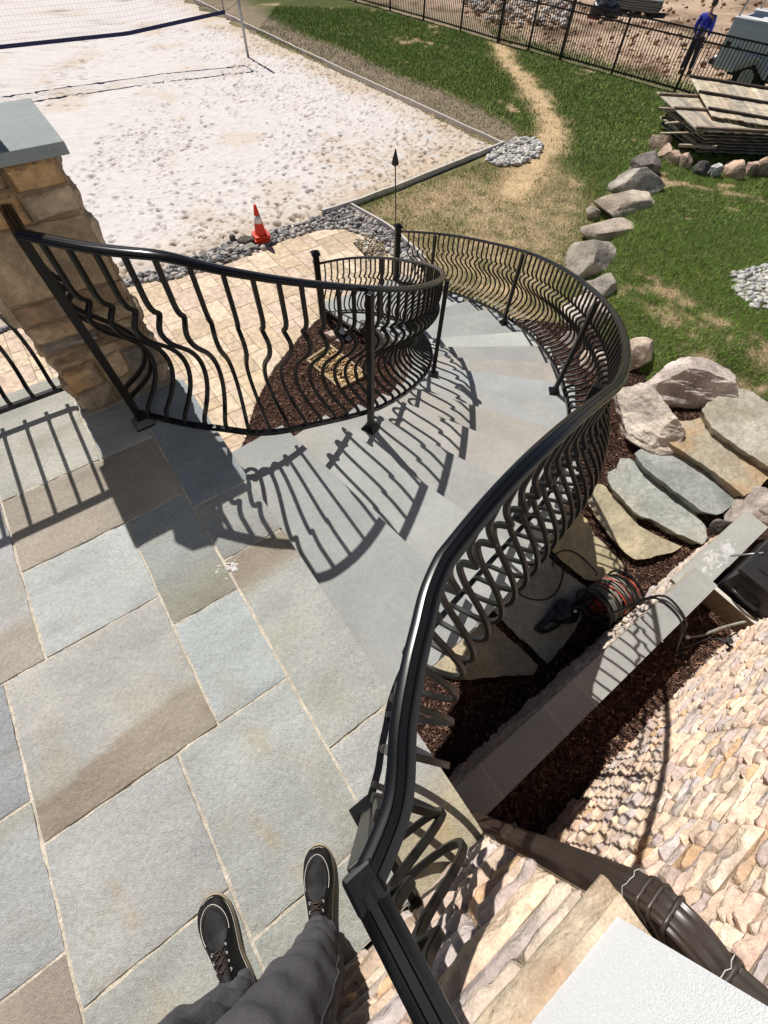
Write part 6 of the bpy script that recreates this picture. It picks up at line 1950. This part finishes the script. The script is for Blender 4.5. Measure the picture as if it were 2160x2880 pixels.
def human(base, yaw, label, shirt_m, pants_m, hair_m, lift=0.0, arms='down'):
    """standing adult 1.74 m tall, built in its own frame (x right, y forward)"""
    p = empty('person', base, label=label, cat='person')
    ca, sa = math.cos(yaw), math.sin(yaw)
    def T(x, y, z): return (base[0] + ca * x - sa * y, base[1] + sa * x + ca * y, base[2] + z)
    hip = [(-.09, .02, .90), (.09, -.02, .90)]
    J = [(T(0, 0, .95), (.12, .10)), (T(0, .0, 1.15), (.115, .09)), (T(0, .01, 1.34), (.13, .095)), (T(0, 0, 1.46), (.06, .055)), (T(0, .01, 1.53), (.05, .05)), (T(0, .015, 1.60), (.05, .055))]
    E = [(0, 1), (1, 2), (2, 3), (3, 4), (4, 5)]
    for s in (-1, 1):
        b = len(J)
        sw = .10 * s
        J += [(T(.10 * s, 0, .90), .085), (T(.11 * s, .02 + sw * .5, .50), .055), (T(.115 * s, -.01 + sw, .10), .036), (T(.12 * s, .10 + sw, .04), .032)]
        E += [(0, b), (b, b + 1), (b + 1, b + 2), (b + 2, b + 3)]
        b = len(J)
        if arms == 'down':
            J += [(T(.19 * s, 0, 1.40), .05), (T(.25 * s, -.02, 1.13), .040), (T(.22 * s, .12, .90), .027), (T(.21 * s, .16, .84), (.032, .016))]
        E += [(2, b), (b, b + 1), (b + 1, b + 2), (b + 2, b + 3)]
        w = b + 3
        for q in range(4):
            fb = len(J); ox = (q - 1.5) * .012
            J += [(T(.21 * s + ox * .3, .185 + ox, .80), .008), (T(.205 * s + ox * .3, .20 + ox, .765 - .004 * q), .007)]
            E += [(w, fb), (fb, fb + 1)]
        fb = len(J); J += [(T(.195 * s, .20, .83), .009), (T(.19 * s, .215, .80), .008)]; E += [(w, fb), (fb, fb + 1)]
    body = skin_mesh('body', J, E, M['skin'], p)
    v, F = head_mesh('head', T(0, .03, 1.645), yaw, M['skin'], p)
    # head joined into the same body mesh
    inv = np.array(parent_world(p).inverted())
    vv = v @ inv[:3, :3].T + inv[:3, 3]
    bm = bmesh.new(); bm.from_mesh(body.data); vs = [bm.verts.new(q) for q in vv]
    for f in F:
        ff = bm.faces.new([vs[i] for i in f]); ff.smooth = True
    bm.to_mesh(body.data); bm.free()
    # clothing shells
    SJ = [(T(0, 0, .88), (.19, .15)), (T(0, 0, 1.14), (.185, .145)), (T(0, .01, 1.34), (.20, .14)), (T(0, 0, 1.48), (.09, .08))]
    SE = [(0, 1), (1, 2), (2, 3)]
    for s in (-1, 1):
        b = len(SJ); SJ += [(T(.21 * s, 0, 1.40), .085), (T(.27 * s, -.03, 1.13), .072), (T(.238 * s, .09, .95), .052)]
        SE += [(2, b), (b, b + 1), (b + 1, b + 2)]
    skin_mesh('shirt', SJ, SE, shirt_m, p)
    PJ = [(T(0, 0, .93), (.15, .115))]; PE = []
    for s in (-1, 1):
        sw = .10 * s; b = len(PJ); PJ += [(T(.095 * s, 0, .84), .115), (T(.11 * s, .015 + sw * .5, .50), .09), (T(.115 * s, -.01 + sw, .11), .075)]
        PE += [(0, b), (b, b + 1), (b + 1, b + 2)]
    skin_mesh('trousers', PJ, PE, pants_m, p)
    for s in (-1, 1):
        sw = .10 * s
        v, F = facet_rock(280, .055, .15, .055, 0, .02, 3, low=-.7)
        v = v @ np.array([[ca, -sa, 0], [sa, ca, 0], [0, 0, 1]]).T + np.array(T(.118 * s, .05 + sw, .045))
        meshobj('boot', v, F, M['darkgrey'], p, smooth=True)
    v, F = head_mesh('h', T(0, .022, 1.665), yaw, M['hair'], p, 1.07)
    keep = [f for f in F if np.mean([((v[i] - np.array(T(0, .03, 1.665))) @ np.array([-sa, ca, 0])) for i in f]) < .03 and np.mean([v[i][2] for i in f]) > base[2] + 1.60 or np.mean([v[i][2] for i in f]) > base[2] + 1.735]
    meshobj('hair', v, keep, hair_m, p, smooth=True)
    return p


human((10.25, 22.05, GZ), rad(-48), 'person in blue long-sleeved top and dark jeans behind the metal fence', M['blueshirt'], M['jeans'], M['hair'])

# ---- the photographer: only legs and shoes reach the picture, the rest is behind the lens
ph_ = empty('person', W(.18, -.47, 0), label='person in dark grey trousers and black leather shoes standing on the terrace', cat='person')


def Pw(a, b, z): return W(a, b, z)


J = [(Pw(.225, -.47, .96), (.13, .10)), (Pw(.21, -.47, 1.16), (.12, .09)), (Pw(.18, -.46, 1.38), (.14, .095)), (Pw(.15, -.45, 1.50), (.06, .055)), (Pw(.12, -.45, 1.58), (.05, .05))]
E = [(0, 1), (1, 2), (2, 3), (3, 4)]
HEEL = [(Pw(.23, -.612, .05), Pw(.0, -.622, .03)), (Pw(.285, -.39, .05), Pw(.09, -.29, .03))]
LEG = [[(.225, -.565, .86), (.192, -.628, .46), (.224, -.618, .10)], [(.237, -.400, .86), (.246, -.345, .46), (.264, -.368, .10)]]
for s in (0, 1):
    b = len(J); L = LEG[s]
    J += [(Pw(*L[0]), .062), (Pw(*L[1]), .042), (Pw(*L[2]), .030)]
    E += [(0, b), (b, b + 1), (b + 1, b + 2)]
# right arm forward holding the camera height, left arm hanging
b = len(J); J += [(Pw(.17, -.28, 1.43), .05), (Pw(.16, -.17, 1.26), .040), (Pw(.10, -.17, 1.56), .028), (Pw(.08, -.16, 1.64), (.032, .018))]; E += [(2, b), (b, b + 1), (b + 1, b + 2), (b + 2, b + 3)]
w = b + 3
for q in range(4):
    fb = len(J); J += [(Pw(.065 + .004 * q, -.15 + .016 * (q - 1.5), 1.70), .008), (Pw(.055 + .004 * q, -.14 + .016 * (q - 1.5), 1.725 - .004 * q), .007)]; E += [(w, fb), (fb, fb + 1)]
fb = len(J); J += [(Pw(.10, -.135, 1.66), .009), (Pw(.10, -.125, 1.69), .008)]; E += [(w, fb), (fb, fb + 1)]
b = len(J); J += [(Pw(.17, -.65, 1.43), .05), (Pw(.20, -.70, 1.15), .040), (Pw(.13, -.70, .90), .028), (Pw(.11, -.70, .84), (.032, .016))]; E += [(2, b), (b, b + 1), (b + 1, b + 2), (b + 2, b + 3)]
w = b + 3
for q in range(4):
    fb = len(J); J += [(Pw(.10 + .014 * (q - 1.5), -.70, .79), .008), (Pw(.09 + .014 * (q - 1.5), -.695, .755), .007)]; E += [(w, fb), (fb, fb + 1)]
fb = len(J); J += [(Pw(.08, -.68, .82), .009), (Pw(.07, -.67, .79), .008)]; E += [(w, fb), (fb, fb + 1)]
body = skin_mesh('body', J, E, M['skin'], ph_)
yw = math.atan2(-AX[1], -AX[0]) - math.pi / 2
v, F = head_mesh('h', Pw(.10, -.45, 1.66), yw, M['skin'], ph_)
inv = np.array(parent_world(ph_).inverted()); vv = v @ inv[:3, :3].T + inv[:3, 3]
bm = bmesh.new(); bm.from_mesh(body.data); vs = [bm.verts.new(q) for q in vv]
for f in F: bm.faces.new([vs[i] for i in f]).smooth = True
bm.to_mesh(body.data); bm.free()
v, F = head_mesh('h', Pw(.108, -.45, 1.678), yw, M['hair'], ph_, 1.07)
keep = [f for f in F if (np.mean([((v[i] - np.array(Pw(.10, -.45, 1.66))) @ np.array([-AX[0], -AX[1], 0])) for i in f]) < .03 and np.mean([v[i][2] for i in f]) > 1.62) or np.mean([v[i][2] for i in f]) > 1.75]
meshobj('hair', v, keep, M['hair'], ph_, smooth=True)
SJ = [(Pw(.23, -.47, .98), (.16, .11)), (Pw(.215, -.47, 1.18), (.15, .105)), (Pw(.185, -.46, 1.38), (.165, .11)), (Pw(.155, -.45, 1.51), (.08, .07)),
      (Pw(.17, -.27, 1.43), .07), (Pw(.165, -.165, 1.28), .058), (Pw(.17, -.66, 1.43), .07), (Pw(.205, -.71, 1.18), .058)]
skin_mesh('shirt', SJ, [(0, 1), (1, 2), (2, 3), (2, 4), (4, 5), (2, 6), (6, 7)], M['greyshirt'], ph_)


def trouser_leg(mb_, P, Rr, seed, flat=1.0):
    """dense tube with folds; P control points (a,b,z), Rr radii"""
    pts = catmull(P, 14); rr_ = catmull([(r, 0, 0) for r in Rr], 14); seg = 56; V = []; n = len(pts)
    pts3 = [Vector(W(*p)) for p in pts]
    T = [(pts3[min(i + 1, n - 1)] - pts3[max(i - 1, 0)]).normalized() for i in range(n)]
    nrm = Vector((AX[0], AX[1], 0)); nrm = (nrm - T[0] * nrm.dot(T[0])).normalized()
    for i in range(n):
        nrm = (nrm - T[i] * nrm.dot(T[i])).normalized(); bn = T[i].cross(nrm)
        s = i / (n - 1)
        for q in range(seg):
            a = 2 * math.pi * q / seg
            r = rr_[i][0]
            fold = .0115 * math.sin(s * 62 + 2.6 * math.sin(a + seed) + seed) * (0.35 + .65 * abs(math.sin(a * 1.5 + seed))) * (1.4 if s < .35 else .7)
            fold += .010 * math.sin(a * 3 + s * 9 + seed) * (.6 + .4 * math.sin(s * 7))
            nz = float(vn(np.array([math.cos(a) * 1.3 + seed * 3]), np.array([math.sin(a) * 1.3]), s * 6, 1.5, 77, 3)[0]) - .5
            r2 = r + fold * .55 + .022 * nz
            seamr = -.0018 if q in (14, 42) else 0
            V.append(pts3[i] + nrm * (r2 + seamr) * math.cos(a) + bn * (r2 + seamr) * math.sin(a) * flat)
    F = [(i * seg + q, i * seg + (q + 1) % seg, (i + 1) * seg + (q + 1) % seg, (i + 1) * seg + q) for i in range(n - 1) for q in range(seg)]
    mb_.add(V, F)
    base_i = len(mb_.v) - len(V)
    for fr in (.018, .024):
        ii = max(1, int(fr * n * 1.5)) if fr > .02 else 1
    ring_ = [Vector(V[1 * seg + q]).lerp(Vector(V[2 * seg + q]), .4) for q in range(seg)]
    ring_ = [p + (p - pts3[1]).normalized() * .0006 for p in ring_]
    mb_.tube(ring_, .0016, 5, closed=True)
    for qs in (13, 41):
        mb_.tube([Vector(V[i * seg + qs]) + (Vector(V[i * seg + qs]) - pts3[i]).normalized() * .0002 for i in range(n)], .0022, 6)
    # hem turned inwards
    o = base_i
    c = pts3[0]; V2 = [v.lerp(c, .12) + Vector((0, 0, .004)) for v in V[:seg]] + [v.lerp(c, .14) + Vector((0, 0, .05)) for v in V[:seg]]
    o2 = len(mb_.v); mb_.add(V2, [])
    mb_.f += [(o + (q + 1) % seg, o + q, o2 + q, o2 + (q + 1) % seg) for q in range(seg)] + [(o2 + (q + 1) % seg, o2 + q, o2 + seg + q, o2 + seg + (q + 1) % seg) for q in range(seg)]
    mb_.c += [(1, 1, 1)] * (2 * seg)


mbt = MB()
trouser_leg(mbt, [(.238, -.618, .05), (.222, -.622, .20), (.190, -.628, .46), (.200, -.610, .66), (.225, -.565, .86), (.235, -.52, .98)], [.050, .058, .070, .082, .100, .11], 1.3)
trouser_leg(mbt, [(.272, -.372, .05), (.262, -.362, .20), (.246, -.345, .46), (.240, -.358, .66), (.238, -.395, .86), (.235, -.43, .98)], [.050, .060, .074, .088, .105, .115], 4.1)
tz = mbt.build('trousers', M['trousers'], ph_, smooth=True)
skin_mesh('trouser_seat', [(Pw(.225, -.47, 1.02), (.155, .115)), (Pw(.225, -.47, .92), (.165, .115)), (Pw(.215, -.54, .82), .10), (Pw(.215, -.40, .82), .10)], [(0, 1), (1, 2), (1, 3)], M['trousers'], ph_)

# shoes ---------------------------------------------------------
OUTL = [(0, .012), (.028, .008), (.042, .035), (.0425, .08), (.040, .12), (.046, .17), (.053, .215), (.050, .255), (.036, .285), (.012, .299), (-.012, .298), (-.034, .282), (-.047, .25), (-.048, .21), (-.040, .16), (-.034, .12), (-.036, .075), (-.036, .035), (-.024, .008)]


def shoe(heel, toe, label, mirror=1):
    """heel, toe in world xy. x right, y towards the toe, sole on z = 0"""
    h_ = Vector((heel[0], heel[1], 0)); t_ = Vector((toe[0], toe[1], 0)); f = (t_ - h_).normalized(); r = Vector((f.y, -f.x, 0)); Ls = (t_ - h_).length / .299
    def T(x, y, z): return h_ + r * (x * mirror * 1.0) + f * (y * Ls) + Vector((0, 0, z))
    sh = empty('shoe', tuple(h_)); sh.parent = ph_; sh.matrix_parent_inverse = Matrix.Identity(4); sh.location = parent_world(ph_).inverted() @ h_
    out = catmull([(x, y, 0) for x, y in OUTL], 5, closed=True)
    n = len(out); ctr = np.array([0, .15, 0])
    def ringp(sc, z): return [T(*(ctr[:2] + (p[:2] - ctr[:2]) * sc), z) for p in out]
    # sole
    V = ringp(.97, .001) + ringp(1.0, .006) + ringp(1.0, .020) + ringp(.985, .0235); F = [tuple(reversed(range(n)))]
    for l in range(3): F += [(l * n + q, l * n + (q + 1) % n, (l + 1) * n + (q + 1) % n, (l + 1) * n + q) for q in range(n)]
    F.append(tuple(3 * n + q for q in range(n)))
    o = meshobj('sole', V, F, M['sole'], sh); autosmooth(o, 40)
    # black welt
    V = ringp(.985, .0232) + ringp(.975, .0275) + ringp(.90, .0275); F = []
    for l in range(2): F += [(l * n + q, l * n + (q + 1) % n, (l + 1) * n + (q + 1) % n, (l + 1) * n + q) for q in range(n)]
    F.append(tuple(2 * n + q for q in range(n)))
    meshobj('welt', V, F, M['leather'], sh)
    # stitching around the welt
    P = [T(*(ctr[:2] + (p[:2] - ctr[:2]) * .955), .0285) for p in out]
    def dashes(P, name, closed=True, step=.0058, r_=.0009):
        A = np.array([list(p) for p in P] + ([list(P[0])] if closed else []))
        Q, L = resample(A, step); mb = MB()
        for q in range(len(Q) - 1):
            a = Vector(Q[q]); b = Vector(Q[q + 1]); d = b - a
            mb.tube([a + d * .12, a + d * .78], r_, 5)
        mb.build(name, M['stitch'], sh)
    dashes(P, 'stitching')
    # upper: rows of sections from heel to toe
    rows = 40; seg = 28; V = []
    ys = np.linspace(.006, .290, rows)
    def halfw(y, side):
        pts = [(p[0], p[1]) for p in out if (p[0] * side) >= -.001]
        pts.sort(key=lambda p: p[1])
        return abs(np.interp(y, [p[1] for p in pts], [p[0] for p in pts]))
    def hgt_(y): return float(np.interp(y, [0, .02, .06, .10, .14, .17, .20, .235, .262, .282, .292], [.088, .100, .105, .100, .092, .076, .062, .0555, .050, .038, .0265]))
    for y in ys:
        wl_, wr_ = halfw(y, -1) * .93, halfw(y, 1) * .93
        H = hgt_(y); open_ = 0
        for q in range(seg):
            a = math.pi * q / (seg - 1)
            cx = math.cos(a); w = (wr_ if cx > 0 else wl_)
            ex = abs(cx) ** .72 * (1 if cx > 0 else -1); ez = math.sin(a) ** .62
            x = ex * w * (1 - .22 * ez * sstep(H, .06, .1)); z = .026 + (H - .026) * ez
            # raised plug seam of a moc toe
            if y > .175:
                rr2 = math.hypot((ex * w) / .034, (y - .218) / .056)
                z += .0042 * math.exp(-((rr2 - 1.0) / .09) ** 2) + .0016 * max(0.0, 1 - rr2)
            V.append(T(x, y, z + .0012 * (float(vn(np.array([x * 30]), np.array([y * 30]), 0, 1, 5, 3)[0]) - .5)))
    F = [(i * seg + q, (i + 1) * seg + q, (i + 1) * seg + q + 1, i * seg + q + 1) for i in range(rows - 1) for q in range(seg - 1)]
    F += [tuple(range(seg)), tuple(reversed([(rows - 1) * seg + q for q in range(seg)]))]
    meshobj('upper', V, F, M['leather'], sh, smooth=True)
    def surf(x, y, dz=.002):
        w = halfw(y, 1 if x > 0 else -1) * .93; H = hgt_(y)
        c = min(.999, abs(x) / max(w, 1e-3)); s_ = math.sqrt(max(0, 1 - min(1, c ** (1 / .72)) ** 2))
        z = .026 + (H - .026) * s_ ** .62
        if y > .175:
            rr2 = math.hypot(x / .034, (y - .218) / .056); z += .0042 * math.exp(-((rr2 - 1.0) / .09) ** 2)
        return T(x * (1 - .22 * s_ ** .62 * float(sstep(H, .06, .1))), y, z + dz)
    U = [(math.sin(t) * .0385, .216 + math.cos(t) * .061) for t in np.linspace(-1.95, 1.95, 46)]
    dashes([surf(x, y) for x, y in U], 'stitching', closed=False, step=.0052, r_=.00105)
    U = [(math.sin(t) * .031, .216 + math.cos(t) * .052) for t in np.linspace(-1.9, 1.9, 40)]
    mb = MB(); mb.tube([surf(x, y, .0005) for x, y in U], .0014, 6); mb.build('seam', M['leather'], sh, smooth=True)
    # tongue
    V = []; rows2 = 12
    for i in range(rows2):
        y = .172 - .095 * i / (rows2 - 1)
        for q in range(7):
            x = (-.019 + .038 * q / 6); p = surf(x, y, .0035 + .012 * i / rows2); V.append(p)
    F = [(i * 7 + q, i * 7 + q + 1, (i + 1) * 7 + q + 1, (i + 1) * 7 + q) for i in range(rows2 - 1) for q in range(6)]
    meshobj('tongue', V, F, M['leather'], sh, smooth=True)
    # eyestay flaps with eyelets and laces
    for sx in (-1, 1):
        V = []
        for i in range(10):
            y = .178 - .11 * i / 9
            for q in range(4):
                x = sx * (.0165 + .016 * q / 3); V.append(surf(x, y, .0045 - .0008 * q))
        F = [(i * 4 + q, i * 4 + q + 1, (i + 1) * 4 + q + 1, (i + 1) * 4 + q) for i in range(9) for q in range(3)]
        if sx < 0: F = [tuple(reversed(f)) for f in F]
        meshobj('eyestay', V, F, M['leather'], sh, smooth=True)
    EY = [.168, .149, .130, .111]
    mb = MB()
    for y in EY:
        for sx in (-1, 1):
            p = surf(sx * .0215, y, .0055); mb.lathe(p, [(.0042, 0), (.0036, .0018), (.0018, .0006)], 10)
    mb.build('eyelets', M['chrome'], sh)
    mb = MB()
    for i, y in enumerate(EY):
        mb.tube([surf(-.0215, y, .0075), surf(-.01, y, .0125), surf(.01, y, .0125), surf(.0215, y, .0075)] if i == 0 else [surf(-.0215, y, .0075), surf(0, (y + EY[i - 1]) / 2, .014), surf(.0215, EY[i - 1], .0075)], .0019, 6)
        if i: mb.tube([surf(.0215, y, .0075), surf(0, (y + EY[i - 1]) / 2, .016), surf(-.0215, EY[i - 1], .0075)], .0019, 6)
    mb.build('laces', M['lace'], sh, smooth=True)


shoe((-.326, -.590), (-.502, -.358), 'left', -1)
shoe((-.128, -.516), (-.176, -.218), 'right', 1)
